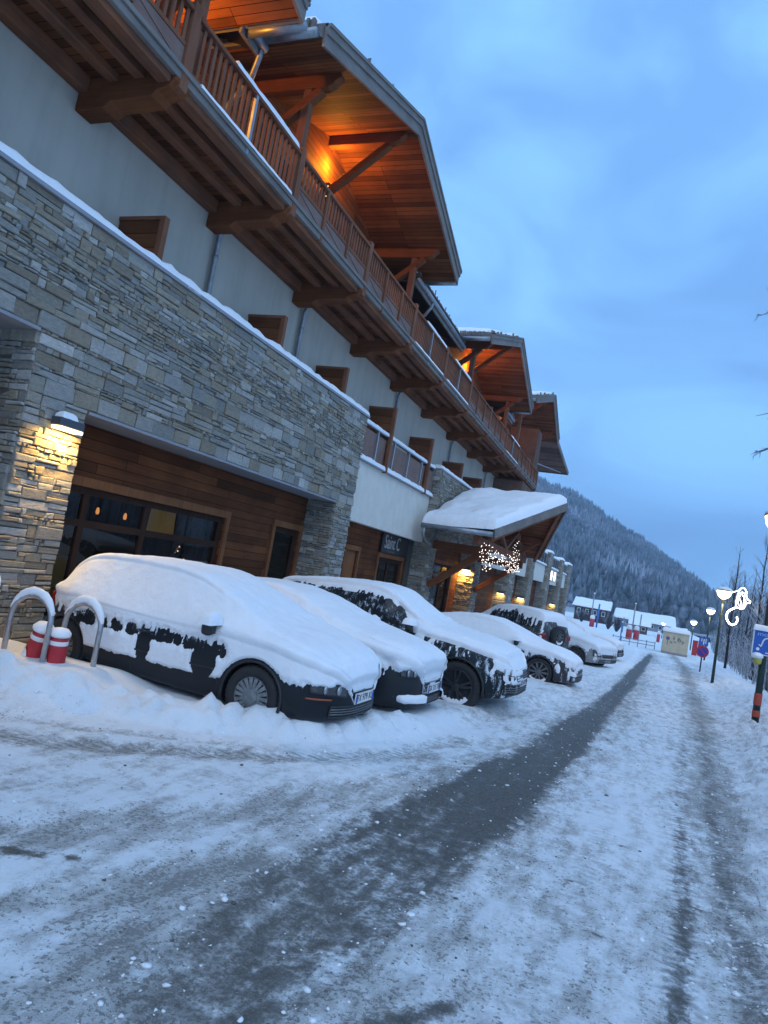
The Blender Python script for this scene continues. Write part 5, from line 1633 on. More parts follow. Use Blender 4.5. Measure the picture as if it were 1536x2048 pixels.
CAR5 = dict(top=[(-3.40, .72), (-3.38, 1.1), (-3.34, 1.35), (-3.25, 1.62), (-3.1, 1.74), (-2.5, 1.78), (-1.7, 1.77), (-1.3, 1.70), (-.85, 1.40), (-.52, 1.16), (-.1, 1.12), (.3, 1.06), (.55, .98), (.66, .88), (.72, .7), (.74, .6)],
            belt=[(-3.4, 1.1), (-2.5, 1.12), (-.8, 1.10), (0, 1.04), (.5, .95), (.75, .8)],
            wid=wid(-3.40, .74, 1.80, .8, .90), bot=[(-3.4, .50), (-3.0, .34), (-.9, .30), (.4, .30), (.65, .36), (.74, .42)],
            R=.36, wb=2.55, rim=.23, style='multi', mrim=M['rimgrey'], paint=M['p5'], glass=M['glassf'], fine=.05, roofw=.76,
            sides=[(-3.1, -2.35), (-2.28, -1.5), (-1.42, -.65)], screen=(-1.25, -.6), snow=.05, sidet=.03, seed=53, nz0=.3, nz1=.8,
            cover=[(.0, 0), (.5, .35), (1.0, .5), (1.15, .35), (1.5, .42), (1.7, .9)], front=[(.3, .2), (.8, .6)], patchy=.6,
            mirror=(-.70, 1.16), handles=[(-1.4, 1.0)], lamp=(.5, .8, .72, .86), grille=(.4, .7, .86), intake=(.7, .44, .55), tailz=1.0, cat='car')
A5 = math.radians(180 - 26)
# its tail looks at the road: place the car by the spare wheel on its tailgate
tx, ty = -2.42, 24.25
fx_, fy_ = math.cos(A5), math.sin(A5)
R5, C5 = make_car('grey four-wheel-drive parked tail to the road, spare wheel on its snowy tailgate', CAR5, (tx + fx_ * 3.45, ty + fy_ * 3.45, float(gz(24)) - .02), A5)
sw = wheel(R5, -3.50, .12, .345, .235, 'multi', -1, M['rimgrey']); sw.name = 'spare_wheel'
sw.location = (-3.50, .12, 1.02); sw.rotation_euler = (0, 0, -math.pi / 2)

CAR6 = dict(top=[(-3.65, .65), (-3.62, .95), (-3.5, 1.2), (-3.2, 1.44), (-2.5, 1.50), (-1.7, 1.49), (-1.3, 1.42), (-.8, 1.20), (-.35, 1.03), (.1, 1.0), (.45, .94), (.66, .86), (.76, .74), (.80, .6), (.82, .5)],
            belt=[(-3.6, 1.0), (-2.5, 1.02), (-.6, 1.0), (.2, .94), (.6, .86), (.85, .75)],
            wid=wid(-3.65, .82, 1.80, .78), bot=[(-3.65, .44), (-3.2, .26), (-.9, .22), (.5, .24), (.74, .28), (.82, .34)],
            R=.345, wb=2.70, rim=.23, style='multi', mrim=M['rimgrey'], paint=M['p6'], glass=M['glassf'], fine=.05,
            sides=[(-2.9, -1.7), (-1.62, -.5)], screen=(-1.2, -.4), snow=.10, sidet=.04, seed=67, nz0=.15, nz1=.7,
            cover=[(.0, 0), (.4, .45), (.7, .6), (.9, 1.0), (1.6, 1.3)], front=[(.25, .1), (.32, .55), (.40, .35), (.46, -.1), (.66, -.1), (.72, .75), (.8, 1.3)], patchy=.5,
            mirror=(-.66, 1.05), handles=[(-1.5, .86)], lamp=(.52, .80, .52, .74), grille=(.42, .50, .70), intake=(.66, .32, .42), plate=(.40, .815, 'BT 208 ZA'), tailz=.95)
make_car('silver beige car under smooth snow, dark grille turned towards the viewer', CAR6, (-1.62, 27.6, float(gz(27.2)) - .02), math.radians(-24))
CAR7 = dict(CAR6); CAR7.update(paint=M['p5'], seed=83)
make_car('farthest parked car, dark nose just showing behind the silver beige one', CAR7, (-1.38, 33.4, float(gz(33)) - .02), math.radians(-10))

# ---------------------------------------------------------------- lamps and lights on the building
def point(name, loc, col, e, r=.05, parent=None):
    ld = bpy.data.lights.new(name, 'POINT'); ld.color = col; ld.energy = e; ld.shadow_soft_size = r
    o = bpy.data.objects.new(name, ld); COL.objects.link(o); o.location = loc
    return o
def area_down(name, loc, col, e, sx, sy, rot=(0, 0, 0)):
    ld = bpy.data.lights.new(name, 'AREA'); ld.color = col; ld.energy = e; ld.shape = 'RECTANGLE'; ld.size = sx; ld.size_y = sy
    o = bpy.data.objects.new(name, ld); COL.objects.link(o); o.location = loc; o.rotation_euler = rot
    return o

M['lampgrey'] = simple('lamp_housing_grey', (0.045, 0.055, 0.07), .5)
def wall_lamp(y, z, x, label, face='x', e=7, snow=True):
    t = thing('wall_lamp', label, 'wall lamp', (x, y, z), 0, 'wall lamps on the stone piers')
    def bb(d0, d1, a0, a1, c0, c1):
        m = MB()
        if face == 'x': m.box(x + d0, x + d1, y + a0, y + a1, z + c0, z + c1)
        else: m.box(x + a0, x + a1, y - d1, y - d0, z + c0, z + c1)
        return m
    bb(.01, .19, -.20, .20, -.035, .075).build('housing', M['lampgrey'], t, bevel=.012)
    bb(.03, .185, -.19, .19, -.075, -.036).build('diffuser', emit('lamp_diffuser', (1.0, .80, .38), 3.4), t, bevel=.004)
    if snow:
        s = MB()
        if face == 'x': snow_slab(s, (x + .02, y - .17, z + .075), (x + .02, y + .08, z + .075), (x + .18, y + .08, z + .075), (x + .18, y - .17, z + .075), .10, r=.08, res=.03, seed=4)
        else: snow_slab(s, (x - .15, y - .02, z + .075), (x + .1, y - .02, z + .075), (x + .1, y - .18, z + .075), (x - .15, y - .18, z + .075), .08, r=.08, res=.03, seed=4)
        s.build('snow_cap', M['snow'], t, True)
    if face == 'x': area_down('lamp_light', (x + .15, y, z - .085), (1.0, .60, .14), e, .14, .36)
    else: area_down('lamp_light', (x, y - .11, z - .085), (1.0, .60, .14), e, .36, .14)
wall_lamp(6.80, 2.92, XF + .02, 'grey wall lamp with a snow cap on the stone pier nearest the viewer', e=36)
wall_lamp(31.29, 2.36, -7.58, 'wall lamp lighting the stone pier inside the snowy entrance porch', 'y', 60, False)
wall_lamp(39.98, 1.5, -7.5, 'small wall lamp on the first stone pier beyond the entrance porch', 'y', 8, False)
wall_lamp(47.28, 1.35, -7.5, 'small wall lamp on the second stone pier beyond the entrance porch', 'y', 8, False)
wall_lamp(65.38, 1.1, -7.5, 'small wall lamp on the far stone pier below the lit windows', 'y', 10, False)

def lantern(y, z, label, e, x=XP + .16, up=.62):
    t = thing('wall_lantern', label, 'lantern', (x, y, z), 0, 'lanterns on the upper wall under the gables')
    m = MB(); m.box(XP + .005, XP + .03, y - .05, y + .05, z - .16, z + .10); m.tube([(XP + .02, y, z + .06), (x, y, z + .13)], .012, 6)
    m.prism([(x - .10, z + .10), (x + .10, z + .10), (x + .04, z + .17), (x - .04, z + .17)], 'y', y - .09, y + .09)
    m.box(x - .05, x + .05, y - .05, y + .05, z - .17, z - .15)
    for a in (-1, 1):
        for b in (-1, 1): m.beam((x + a * .08, y + b * .08, z + .10), (x + a * .05, y + b * .05, z - .155), .012, .012)
    m.build('housing', M['black'], t)
    g = MB(); g.lathe([(.045, -.14), (.072, .09)], (x, y, z), n=12); g.build('glass', M['warm'], t)
    point('lantern_light', (XP + .24, y, z + up), (1.0, .40, .035), e, .06)
lantern(13.75, 10.2, 'small lit lantern on the timber wall under the nearest full gable', 90)
lantern(7.5, 9.15, 'lit lantern under the gable at the top edge, mostly hidden by the roof', 130, up=.22)
lantern(27.85, 10.15, 'lit lantern under the second full gable beside its post', 95)
lantern(36.2, 10.6, 'lit lantern under the farthest gable', 70)

# fairy lights under the porch gable
def fairy():
    rg = random.Random(12); m = MB(); w = MB()
    x = -4.96
    top = lambda y: np.interp(y, [22.0, 22.9, 24.5, 26.5, 27.1, 27.5, 28.4, 29.6], [3.30, 3.22, 3.10, 3.05, 3.25, 3.80, 3.80, 3.3])
    low = lambda y: np.interp(y, [22.0, 22.4, 23.0, 23.7, 24.6, 26.2, 27.5, 29.8], [2.80, 2.60, 2.18, 2.35, 2.62, 2.50, 2.40, 2.60])
    for k in range(27):
        y = 22.05 + 7.7 * (k + .5 * rg.random()) / 27
        a, b = float(top(y)), float(low(y))
        n = 2 + int((a - b) / .14)
        w.tube([(x, y, a + .15), (x + .02, y + .02, b)], .004, 3)
        for i in range(n):
            f = rg.random() ** .75
            m.ico((x + rg.uniform(-.08, .08), y + rg.uniform(-.06, .06), a + (b - a) * f), rg.uniform(.011, .019))
    t = thing('fairy_lights', 'curtain of white fairy lights hanging under the porch gable', 'fairy lights', (x, 26, 3.2))
    m.build('bulb', M['fairy'], t); w.build('wire', M['black'], t)
fairy()

# ---------------------------------------------------------------- restaurant sign, things behind the glass
t = thing('restaurant_sign', 'dark signboard with tall grey letters above the glazed door', 'sign', (XW + .05, 22, 2.2))
m = MB(); m.box(XW + .06, XW + .11, 20.75, 23.3, 2.28, 2.90); m.build('board', M['black'], t, bevel=.004)
M['letter'] = simple('grey_letters', (0.42, 0.42, 0.42), .5)
text_mesh('lettering', 'Saint C', .62, M['letter'], t, (.062, -1.05, .42), (math.pi / 2, 0, math.pi / 2), .006, .82, 1.0, 'LEFT')
text_mesh('small_lettering', 'RESTAURANT', .11, simple('dim_letters', (.12, .12, .12), .6), t, (.062, -.75, .14), (math.pi / 2, 0, math.pi / 2), .003, 1.1, 1.0, 'LEFT')

def pendant(x, y, z, label):
    t = thing('pendant_lamp', label, 'pendant lamp', (x, y, z), 0, 'pendant lamps behind the glass')
    m = MB(); m.tube([(x, y, z + .1), (x, y, 2.99)], .006, 5); m.build('cord', M['black'], t)
    m = MB(); m.lathe([(.01, .07), (.025, .05), (.035, -.02), (.02, -.06)], (x, y, z), n=12); m.build('lamp_or_glow_body', emit('amber_shade', (1.0, .40, .12), .9), t, True)
pendant(-9.5, 10.21, 1.94, 'small amber pendant lamp behind the window, beside the left mullion')
pendant(-9.5, 10.95, 1.93, 'small amber pendant lamp behind the middle of the window')
t = thing('added_glow', 'added dim yellow glow, standing in for a reflection, behind the right part of the window', 'lamp', (-10.2, 13.0, 1.7))  # added glowing body standing in for a yellow reflection, not a lamp
m = MB(); m.lathe([(.30, -.34), (.26, .34)], (-10.2, 12.95, 2.05), n=24); m.build('lamp_or_glow_body', emit('yellow_reflection_glow', (.55, .36, .05), .10), t, True)  # its emission imitates the reflected glow
m = MB(); m.tube([(-10.2, 12.95, 2.3), (-10.2, 12.95, 2.99)], .01, 6); m.build('cord', M['black'], t)  # cord added along with the glowing body
t = thing('christmas_tree', 'small christmas tree with sparkling lights behind the window', 'christmas tree', (-9.5, 12.85, -.4))
rg = random.Random(9); f = MB(); l = MB()
for k in range(420):
    h = rg.random() ** .8; r = .55 * (1 - h) + .03; a = rg.uniform(0, 6.28); z = -.1 + 1.75 * h
    p = Vector((-9.5 + math.cos(a) * r * .2, 12.85 + math.sin(a) * r * .2, z)); q = Vector((-9.5 + math.cos(a) * r, 12.85 + math.sin(a) * r, z - .12))
    f.beam(p, q, .05, .01)
    if k % 5 == 0: l.ico((q.x, q.y, q.z), .016)
f.build('foliage', simple('tree_green', (.015, .035, .018), .9), t); l.build('light', emit('tree_light', (1, .62, .42), 5), t)
t = thing('yellow_chair', 'round yellow chair back showing behind the window beside the stone pier', 'chair', (-9.4, 9.4, -.4))
m = MB(); m.lathe([(.02, .03), (.40, .05), (.46, .0), (.40, -.05), (.02, -.03)], (-9.4, 9.5, .62), 'x', 24); m.build('backrest', simple('mustard', (.30, .17, .02), .7), t, True)
m = MB(); m.box(-9.9, -9.4, 9.15, 9.85, .02, .12); m.build('seat', M['room'], t, bevel=.02)
for a, b in ((-9.85, 9.2), (-9.45, 9.2), (-9.85, 9.8), (-9.45, 9.8)):
    m = MB(); m.tube([(a, b, -.4), (a, b, .02)], .02, 6); m.build('leg', M['black'], t)

# ---------------------------------------------------------------- hoops and bollards by the near car
def hoop(p, q, zt, label):
    zg = float(ground_z(p[0], p[1]))
    t = thing('bike_hoop', label, 'cycle stand', ((p[0] + q[0]) / 2, (p[1] + q[1]) / 2, zg))
    r = math.hypot(q[0] - p[0], q[1] - p[1]) / 2
    c = Vector(((p[0] + q[0]) / 2, (p[1] + q[1]) / 2, 0)); u = Vector((q[0] - p[0], q[1] - p[1], 0)).normalized()
    zs = zt - r
    P = [c - u * r + Vector((0, 0, zg - .3)), c - u * r + Vector((0, 0, zs))]
    for i in range(1, 16):
        a = math.pi * i / 16
        P.append(c - u * r * math.cos(a) + Vector((0, 0, zs + r * math.sin(a))))
    P += [c + u * r + Vector((0, 0, zs)), c + u * r + Vector((0, 0, zg - .3))]
    m = MB(); m.tube(P, .030, 12); m.build('tube', M['steel'], t, True)
    s = MB(); rg = random.Random(int(p[0] * 100)); S = []; R_ = []
    for i in range(0, 27):
        a = math.pi * (.08 + .84 * i / 26)
        up = math.sin(a)
        S.append(c - u * (r + .012) * math.cos(a) + Vector((0, 0, zs + (r + .012 + .030 * up) * math.sin(a)))); R_.append((.008 + .040 * up ** .7) * rg.uniform(.88, 1.1))
    s.tube(S, R_, 12); s.build('snow_cap', M['snow'], t, True)
hoop((-6.27, 5.80), (-5.79, 5.88), .90, 'bent steel cycle stand with snow on top, at the left edge by the stone pier')
hoop((-5.92, 6.22), (-5.42, 6.22), .88, 'bent steel cycle stand under snow in front of the rear wheel of the nearest car')

def bollard(x, y, zt, label, r=.085, lean=0.0):
    zg = float(ground_z(x, y))
    t = thing('red_bollard', label, 'bollard', (x, y, zg), 0, 'red and white bollards by the cycle stands')
    m = MB(); h = zt - zg
    m.lathe([(r * 1.12, -.2), (r * 1.1, 0), (r * 1.02, h * .7), (r * .95, h * .93), (r * .6, h)], (x, y, zg), n=20)
    o = m.build('body', M['redp'], t, True)
    b = MB(); k0 = .62 if lean else .66
    b.lathe([(r * 1.06, h * k0), (r * 1.07, h * (k0 + .015)), (r * 1.045, h * (k0 + .13)), (r * 1.03, h * (k0 + .145))], (x, y, zg), n=20)
    b.build('white_band', M['whitep'], o, True)
    c = MB(); rg = random.Random(int(x * 100)); G_ = []
    for a in np.linspace(2.6, 4.9, 12):
        G_.append([(x + math.cos(a) * (r * 1.14 + .022 * math.sin((a - 2.6) / 2.3 * math.pi) * (1 - f)), y + math.sin(a) * (r * 1.14 + .022 * math.sin((a - 2.6) / 2.3 * math.pi) * (1 - f)), zg - .05 + (h * .5 * max(0.0, math.sin((a - 2.6) / 2.3 * math.pi)) ** .6 + rg.uniform(-.02, .02)) * f) for f in np.linspace(0, 1, 6)])
    c.grid(G_); c.build('stuck_snow', M['snow'], t, True)
    s = MB(); s.lathe([(r * 1.05, h * .90), (r * 1.18, h * .95), (r * 1.16, h * 1.03), (r * .8, h * 1.16), (r * .3, h * 1.20)], (x, y, zg), n=20); s.build('snow_cap', M['snow'], t, True)
    t.rotation_euler = (.05, lean, 0)
bollard(-6.06, 6.02, .56, 'red and white bollard with a snow cap, half behind the left cycle stand', .10, .24)
bollard(-5.76, 6.02, .54, 'red and white bollard with a snow cap, between the two cycle stands', .095, .05)
bollard(-6.42, 5.60, .98, 'taller red bollard cut off by the left edge of the photo', .10)

# ---------------------------------------------------------------- the right side of the road
M['green'] = simple('dark_green_paint', (0.012, 0.030, 0.022), .45, .2, 20, .2)
M['orange'] = simple('red_orange_band', (0.42, 0.06, 0.03), .5, 0, 15, .2)
def lamp_post(x, y, zh, label, light=60, s=.86, r=.05, group='street lamps along the right of the road', bulb='white'):
    zg = float(ground_z(x, y))
    t = thing('street_lamp', label, 'street lamp', (x, y, zg), 0, group)
    m = MB(); m.tube([(x, y, zg - .3), (x, y, zg + 1.0), (x, y, zh - .22 * s)], [r * 1.15, r, r * .85], 12); o = m.build('pole', M['green'], t, True)
    h = MB(); h.lathe([(.05 * s, -.24 * s), (.16 * s, -.19 * s), (.27 * s, -.07 * s), (.31 * s, .08 * s), (.315 * s, .12 * s)], (x, y, zh), n=24)
    h.build('lamp_bowl', M[bulb], t, True)
    c = MB(); c.lathe([(.33 * s, .122 * s), (.33 * s, .15 * s), (.2 * s, .2 * s), (.03, .22 * s)], (x, y, zh), n=24); c.build('lamp_cap', M['green'], t, True)
    sn = MB(); sn.lathe([(.32 * s, .15 * s), (.33 * s, .2 * s), (.22 * s, .28 * s), (.05, .31 * s)], (x, y, zh), n=24); sn.build('snow_cap', M['snow'], t, True)
    if light: point('street_light', (x, y, zh - .42 * s), (1, .80, .52), light, .15)
    return t
L1 = lamp_post(3.05, 31.7, 3.12, 'lit street lamp carrying the curled light decoration', 40, .9, .055)
lamp_post(4.35, 52, 2.62, 'lit street lamp just beyond the one with the light decoration', 30)
lamp_post(5.0, 76, 1.60, 'lit street lamp with an amber cluster, third along the road', 25, .95, .05, bulb='white')
lamp_post(3.25, 108, .62, 'small far street lamp beside the cream hut', 12, .8)
LS = lamp_post(2.67, 17.86, 4.35, 'dark green lamp post with red bands, carrying the blue sign at the right edge', 30, 1.05, .07, bulb='warm')
zg = float(ground_z(2.67, 17.86))
b = MB(); b.lathe([(.082, .36), (.083, .37), (.083, .61), (.082, .62)], (2.67, 17.86, zg), n=16); b.lathe([(.083, .10), (.084, .11), (.084, .23), (.083, .24)], (2.67, 17.86, zg), n=16)
b.build('red_band', M['orange'], LS, True)
def panel_sign():
    cx, y = 2.70, 17.76
    t = thing('blue_sign', 'blue information sign with white curved emblem on the lamp post at the right edge', 'sign', (cx, y, 1.3))
    m = MB(); m.box(cx - .30, cx + .30, y - .02, y + .01, 1.34, 1.90); m.build('plate', M['whitep'], t, bevel=.006)
    m = MB(); m.box(cx - .275, cx + .275, y - .026, y - .021, 1.365, 1.875); m.build('blue_panel', simple('sign_blue', (.02, .10, .42), .5), t)
    m = MB(); A = [(.02 + .10 * math.cos(a), .0 + .11 * math.sin(a)) for a in np.linspace(math.pi, 0, 12)]
    pts = [(cx - .17, y - .03, 1.57), (cx - .13, y - .03, 1.53)] + [(cx + p[0] - .02, y - .03, 1.62 + p[1]) for p in A] + [(cx + .10, y - .03, 1.45)]
    m.tube(pts, .017, 6); m.lathe([(.035, -.004), (.035, .004)], (cx - .18, y - .028, 1.47), 'y', 16)
    m.box(cx - .02, cx + .20, y - .030, y - .027, 1.395, 1.42); m.build('emblem', M['whitep'], t)
    text_mesh('lettering', 'mosta', .13, simple('pale_blue_letters', (.30, .45, .75), .5), t, (-.02, -.03, .505), (math.pi / 2, 0, 0), .002, 1.25, 1.0)
    s = MB(); snow_slab(s, (cx - .31, y - .05, 1.90), (cx + .31, y - .05, 1.90), (cx + .31, y + .03, 1.90), (cx - .31, y + .03, 1.90), .10, r=.05, res=.04, seed=3); s.build('snow_cap', M['snow'], t, True)
    t = thing('yellow_box', 'small yellow box with a snow cap under the blue sign', 'box', (2.55, 17.74, 1.1))
    m = MB(); m.lathe([(.03, -.09), (.075, -.07), (.085, .02), (.07, .05)], (2.55, 17.74, 1.22), n=16); m.build('body', simple('faded_yellow', (.48, .44, .07), .5), t, True)
    m = MB(); m.lathe([(.10, .04), (.13, .08), (.11, .14), (.04, .17)], (2.53, 17.74, 1.22), n=16); m.build('snow_cap', M['snow'], t, True)
panel_sign()

def no_parking():
    x, y = 3.18, 39.6; zg = float(ground_z(x, y))
    t = thing('road_sign', 'round red and blue no-parking sign with a small blue sign above, on a dark post', 'sign', (x, y, zg))
    m = MB(); m.tube([(x, y, zg - .3), (x, y, 1.12)], .035, 8); m.build('post', M['green'], t, True)
    m = MB(); m.lathe([(.30, -.05), (.30, -.03)], (x, y, .36), 'y', 28); o = m.build('disc', M['redp'], t)
    m = MB(); m.lathe([(.225, -.056), (.225, -.051)], (x, y, .36), 'y', 28); m.build('blue_field', simple('sign_violet', (.04, .03, .28), .5), o)
    m = MB(); m.beam((x - .17, y - .06, .53), (x + .17, y - .06, .19), .05, .004, (0, 1, 0)); m.build('slash', M['redp'], o)
    m = MB(); m.box(x - .22, x + .22, y - .05, y - .03, .66, 1.08); o = m.build('blue_plate', simple('sign_blue_small', (.03, .12, .40), .5), t)
    m = MB(); m.box(x - .02, x + .03, y - .055, y - .051, .72, 1.0); m.box(x + .08, x + .12, y - .055, y - .051, .78, 1.02); m.box(x - .12, x - .08, y - .055, y - .051, .86, 1.02); m.build('white_mark', M['whitep'], o)
no_parking()

def comet():
    x, y, z = 3.05, 31.7, 3.12
    t = thing('light_decoration', 'curled white rope-light decoration beside the nearest full street lamp', 'decoration', (x + .6, y, z))
    S = 31.7 / 1400 / 6.4 * 1.02; ro = CAM_P[2]
    def w(px, py):
        dx, dy = (px - 575) * S, -(py - 300) * S
        c, s = math.cos(ro), math.sin(ro)
        return (x + c * dx - s * dy, y + .02 * math.sin(px), z + s * dx + c * dy)
    m = MB()
    for pts, r in (([(692, 555), (694, 600), (672, 635), (640, 648), (608, 628), (588, 585), (584, 545), (600, 505), (630, 480), (668, 462), (700, 448)], .030),
                   ([(700, 448), (730, 470), (765, 462), (782, 430), (800, 400), (832, 405), (836, 385), (808, 360), (800, 320), (803, 275), (785, 240), (755, 236), (735, 255), (720, 300), (706, 340), (690, 390), (688, 440)], .015),
                   ([(720, 330), (745, 400), (735, 450), (715, 430), (712, 380), (735, 320), (760, 280), (790, 300), (775, 360), (760, 440)], .010),
                   ([(745, 290), (770, 330), (790, 390), (770, 440), (745, 460)], .010), ([(655, 285), (690, 275), (725, 262)], .012)):
        m.tube([w(*p) for p in pts], r, 8)
    m.build('rope_light', M['ropelight'], t, True)
    b = MB(); b.tube([(x, y, z - .35), (x + .35, y, z - .30), w(720, 330)], .018, 6); b.build('bracket', M['green'], t)
comet()

# ---------------------------------------------------------------- the far end of the road
def hut():
    x0, x1, y0, zg = 1.80, 3.05, 55.5, float(gz(56)) - .05
    t = thing('cream_hut', 'small cream hut with faded drawings on its wall and snow on its roof', 'hut', ((x0 + x1) / 2, 56.5, zg), 0)
    m = MB(); m.box(x0, x1 + .45, y0, y0 + 1.8, zg, .72); m.build('wall', simple('cream_panel', (.50, .44, .31), .7, 0, 3, .12), t)
    r = MB(); r.box(x0 - .08, x1 + .52, y0 - .1, y0 + 1.9, .72, .80); o = r.build('roof', M['whitep'], t)
    s = MB(); snow_slab(s, (x0 - .1, y0 - .1, .80), (x1 + .52, y0 - .1, .80), (x1 + .52, y0 + 1.9, .80), (x0 - .1, y0 + 1.9, .80), .2, r=.15, seed=6); s.build('roof_snow', M['snow'], o, True)
    b = MB(); b.box(x0 - .03, x1 + .47, y0 - .03, y0 - .002, zg, zg + .22); b.build('plinth', M['lintel'], t)
    d = MB(); rg = random.Random(4)
    for k in range(7):
        xx = x0 + .55 + .12 * k + rg.uniform(-.04, .04); zz = .02 + rg.uniform(-.12, .2)
        d.tube([(xx, y0 - .012, zz), (xx + rg.uniform(-.08, .08), y0 - .012, zz + rg.uniform(.1, .3)), (xx + .1, y0 - .012, zz + rg.uniform(0, .2))], .022, 5)
    d.build('scribble', simple('dark_drawing', (.16, .14, .16), .8), t)
    e = MB(); e.tube([(x0 + .28, y0 - .012, -.22), (x0 + .30, y0 - .012, .12)], .02, 5); e.lathe([(.02, -.012), (.13, -.006), (.13, .006), (.02, .012)], (x0 + .30, y0 - .012, .26), 'y', 14)
    e.build('purple_figure', simple('purple_drawing', (.16, .09, .22), .8), t)
hut()
def low_fence():
    t = thing('low_fence', 'low dark rail fence across the end of the parking row', 'fence', (0, 58, float(gz(58))))
    m = MB(); zz = float(gz(58))
    for h in (.28, .52): m.beam((-1.7, 57.6, zz + h), (1.35, 58.4, zz + h), .05, .05)
    m.build('rail', M['zinc'], t)
    for k in range(6):
        p = MB(); f = k / 5; p.box(-1.73 + 3.05 * f, -1.67 + 3.05 * f, 57.57 + .8 * f, 57.63 + .8 * f, zz - .2, zz + .62); p.build('post', M['zinc'], t)
low_fence()
def padded_post(x, y, h, label, w=.25, tall=0):
    zg = float(ground_z(x, y))
    t = thing('padded_post', label, 'post', (x, y, zg), 0, 'red padded posts on the far snowfield')
    m = MB(); m.lathe([(w * .9, 0), (w, .05), (w, h * .72)], (x, y, zg), n=14); m.build('red_pad', M['redp'], t, True)
    s = MB(); s.lathe([(w * .98, h * .72), (w * 1.02, h * .78), (w * 1.0, h * .95), (w * .5, h * 1.05)], (x, y, zg), n=14); s.build('white_cap', M['whitep'], t, True)
padded_post(-.80, 74, 1.35, 'red padded post with a white cap, left of the close pair on the snowfield')
padded_post(-.12, 75.5, 1.35, 'red padded post with a white cap, right of the close pair on the snowfield')
padded_post(2.2, 84, 1.2, 'thin red padded post standing alone left of the cream hut', .17)
padded_post(2.55, 63, 1.0, 'red padded post close against the left side of the cream hut', .2)
padded_post(-5.9, 100, 1.5, 'red padded post far off beside the blue pole', .32)
for x, y, h, lab, mt, r in ((-5.3, 101, 3.2, 'bright blue pole on the far snowfield', simple('blue_paint', (.03, .14, .42), .5), .12), (-1.25, 62, 1.6, 'blue post behind the far parked car', simple('blue_paint', (.03, .14, .42), .5), .05),
                            (-.55, 78, 3.6, 'tall thin pole rising behind the pair of red padded posts', M['zinc'], .07), (.15, 79, 2.6, 'shorter thin pole beside the tall one behind the red padded posts', M['zinc'], .07),
                            (-6.4, 105, 4.6, 'tall dark pole in front of the long dark chalet', M['zinc'], .09), (-1.9, 100, 2.0, 'dark pole in front of the broad snowy roof', M['zinc'], .07)):
    zg = float(ground_z(x, y)); t = thing('pole', lab, 'pole', (x, y, zg))
    m = MB(); m.tube([(x, y, zg - .3), (x, y, zg + h)], r, 8); m.build('shaft', mt, t, True)
    s = MB(); s.lathe([(r * 1.2, h), (r * 1.3, h + r), (r * .4, h + 2 * r)], (x, y, zg), n=8); s.build('snow_cap', M['snow'], t, True)
for x, y, lab in ((4.25, 60, 'red barrier board beside the third street lamp'), (4.75, 61.5, 'second red barrier board, right of the first by the road edge')):
    zg = float(ground_z(x, y)); t = thing('red_barrier', lab, 'barrier', (x, y, zg), 0, 'red barriers right of the cream hut')
    m = MB(); m.box(x - .18, x + .18, y - .04, y + .04, zg + .1, zg + 1.25); m.build('board', M['redp'], t, bevel=.01)
    for s in (-1, 1):
        m = MB(); m.box(x + s * .14 - .02, x + s * .14 + .02, y + .045, y + .085, zg - .2, zg + 1.3); m.build('leg', M['whitep'], t)

def chalet(name, label, x0, x1, y0, d, zg, ze, zr, wallm, nwin, seed, ridge='x'):
    t = thing(name, label, 'building', ((x0 + x1) / 2, y0, zg))
    m = MB(); m.box(x0, x1, y0, y0 + d, zg - 1, ze); m.prism([(y0, ze), (y0 + d, ze), (y0 + d / 2, zr)], 'x', x0 + .02, x1 - .02)
    m.build('wall', wallm, t)
    r = MB(); o = .5
    for a, b in ((y0 - o, y0 + d / 2), (y0 + d + o, y0 + d / 2)):
        za = ze - o * (zr - ze) / (d / 2)
        vs = [(x0 - o, a, za), (x1 + o, a, za), (x1 + o, b, zr), (x0 - o, b, zr)]; vs += [(p[0], p[1], p[2] + .12) for p in vs]
        r.add(vs, [(0, 1, 2, 3), (7, 6, 5, 4), (0, 4, 5, 1), (1, 5, 6, 2), (2, 6, 7, 3), (3, 7, 4, 0)])
    ro = r.build('roof', M['shingle'], t)
    s = MB()
    for a, b in ((y0 - o, y0 + d / 2), (y0 + d + o, y0 + d / 2)):
        za = ze - o * (zr - ze) / (d / 2)
        snow_slab(s, (x0 - o, a, za + .12), (x1 + o, a, za + .12), (x1 + o, b, zr + .12), (x0 - o, b, zr + .12), .45, r=.3, seed=seed, na=30, nb=10, nz=.6)
    s.build('roof_snow', M['snow'], ro, True)
    for k in range(nwin):
        f = (k + .5) / nwin; xx = x0 + (x1 - x0) * f
        w = MB(); w.box(xx - .30, xx + .30, y0 - .06, y0 - .005, zg + (ze - zg) * .42, zg + (ze - zg) * .82); wf = w.build('window', M['whitep'], t)
        p = MB(); p.box(xx - .24, xx + .24, y0 - .066, y0 - .061, zg + (ze - zg) * .46, zg + (ze - zg) * .78); p.build('pane', M['black'], wf)
    return t
M['darkwood'] = wood_mat('far_dark_boards', 'x', (.06, .045, .04), plank=('z', .2, 3))
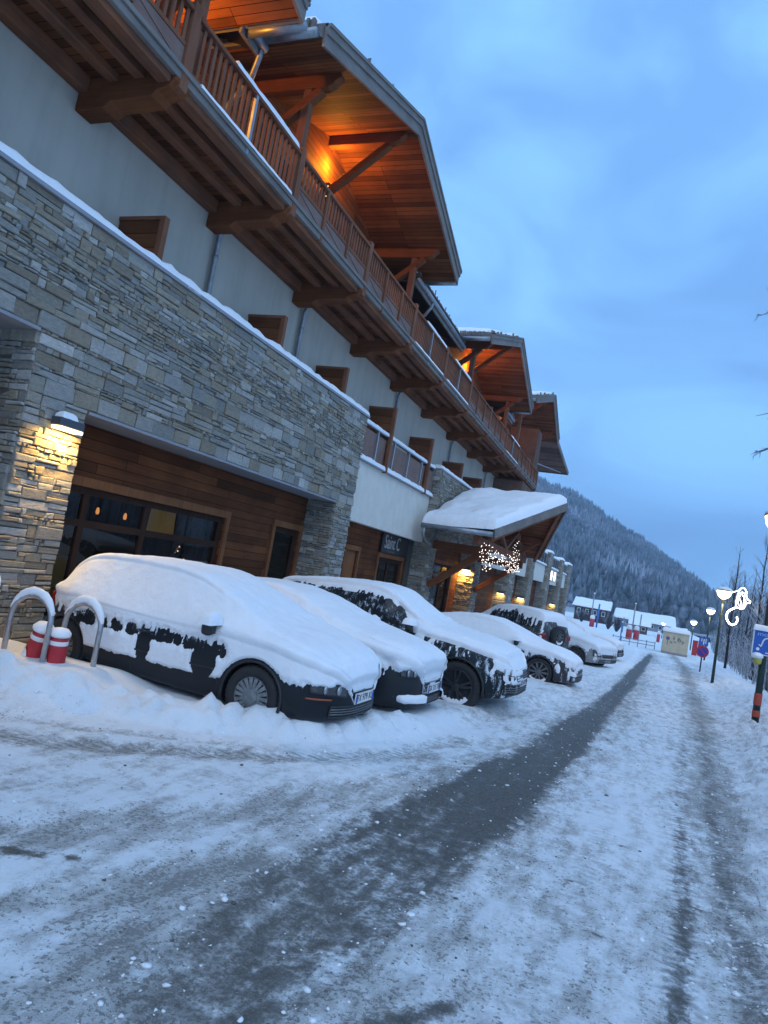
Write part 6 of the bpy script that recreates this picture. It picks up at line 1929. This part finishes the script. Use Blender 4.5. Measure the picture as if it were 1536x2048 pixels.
M['farblue'] = simple('far_pale_wall', (.22, .25, .29), .8, 0, .6, .15)
chalet('wooden_chalet', 'long dark wooden chalet with a snow roof, left of the far snowfield', -10.9, -5.3, 130, 7, -1.2, .95, 2.0, M['darkwood'], 4, 3)
chalet('valley_station', 'broad low building under a wide sheet of snow at the foot of the mountain', -4.2, 6.0, 142, 12, -1.7, -.1, 1.25, M['farblue'], 7, 5)
chalet('wooden_shed', 'small brown shed in front of the broad snowy roof', -1.0, 1.3, 112, 3, -1.6, -.25, .25, simple('brown_boards', (.09, .05, .04), .8, 0, 2, .3), 2, 7)
chalet('wooden_hut', 'dark little hut at the right end of the broad snowy roof', 5.2, 6.8, 120, 3, -1.7, -.7, -.1, M['darkwood'], 1, 9)
# snowy shrubs near the dark chalet
M['shrub'] = dusted('snowy_shrub', (.05, .05, .055), (.5, .56, .64), .0, .6, amount=.8)
def shrub(x, y, h, w, seed, label):
    rg = random.Random(seed); zg = float(ground_z(x, y)); m = MB()
    for k in range(90):
        a = rg.uniform(0, 6.28); q = Vector((math.cos(a) * w * rg.random(), math.sin(a) * w * rg.random(), h * rg.uniform(.5, 1)))
        m.tube([(x, y, zg - .1), (x + q.x * .5, y + q.y * .5, zg + q.z * .6), (x + q.x, y + q.y, zg + q.z)], [.05, .035, .015], 3, cap=False)
    t = thing('shrub', label, 'shrub', (x, y, zg), 0, 'snowy shrubs by the far buildings'); m.build('twigs', M['shrub'], t)
shrub(-3.9, 104, 2.4, 1.3, 1, 'snowy leafless shrub between the dark chalet and the broad snowy roof')
shrub(-2.6, 98, 2.0, 1.0, 2, 'smaller snowy shrub just right of the larger one by the dark chalet')
shrub(-8.6, 118, 2.2, 1.4, 3, 'snowy shrub in front of the dark chalet at the edge of the hotel')
for k in range(14):
    rg = random.Random(200 + k); x = -12 + 3.2 * k * .5 + rg.uniform(-.6, .6); y = 150 + rg.uniform(0, 26)
    shrub(x, y, rg.uniform(3.5, 6), rg.uniform(1.2, 2), 300 + k, 'leafless snowy thicket behind the far buildings at the foot of the mountain')
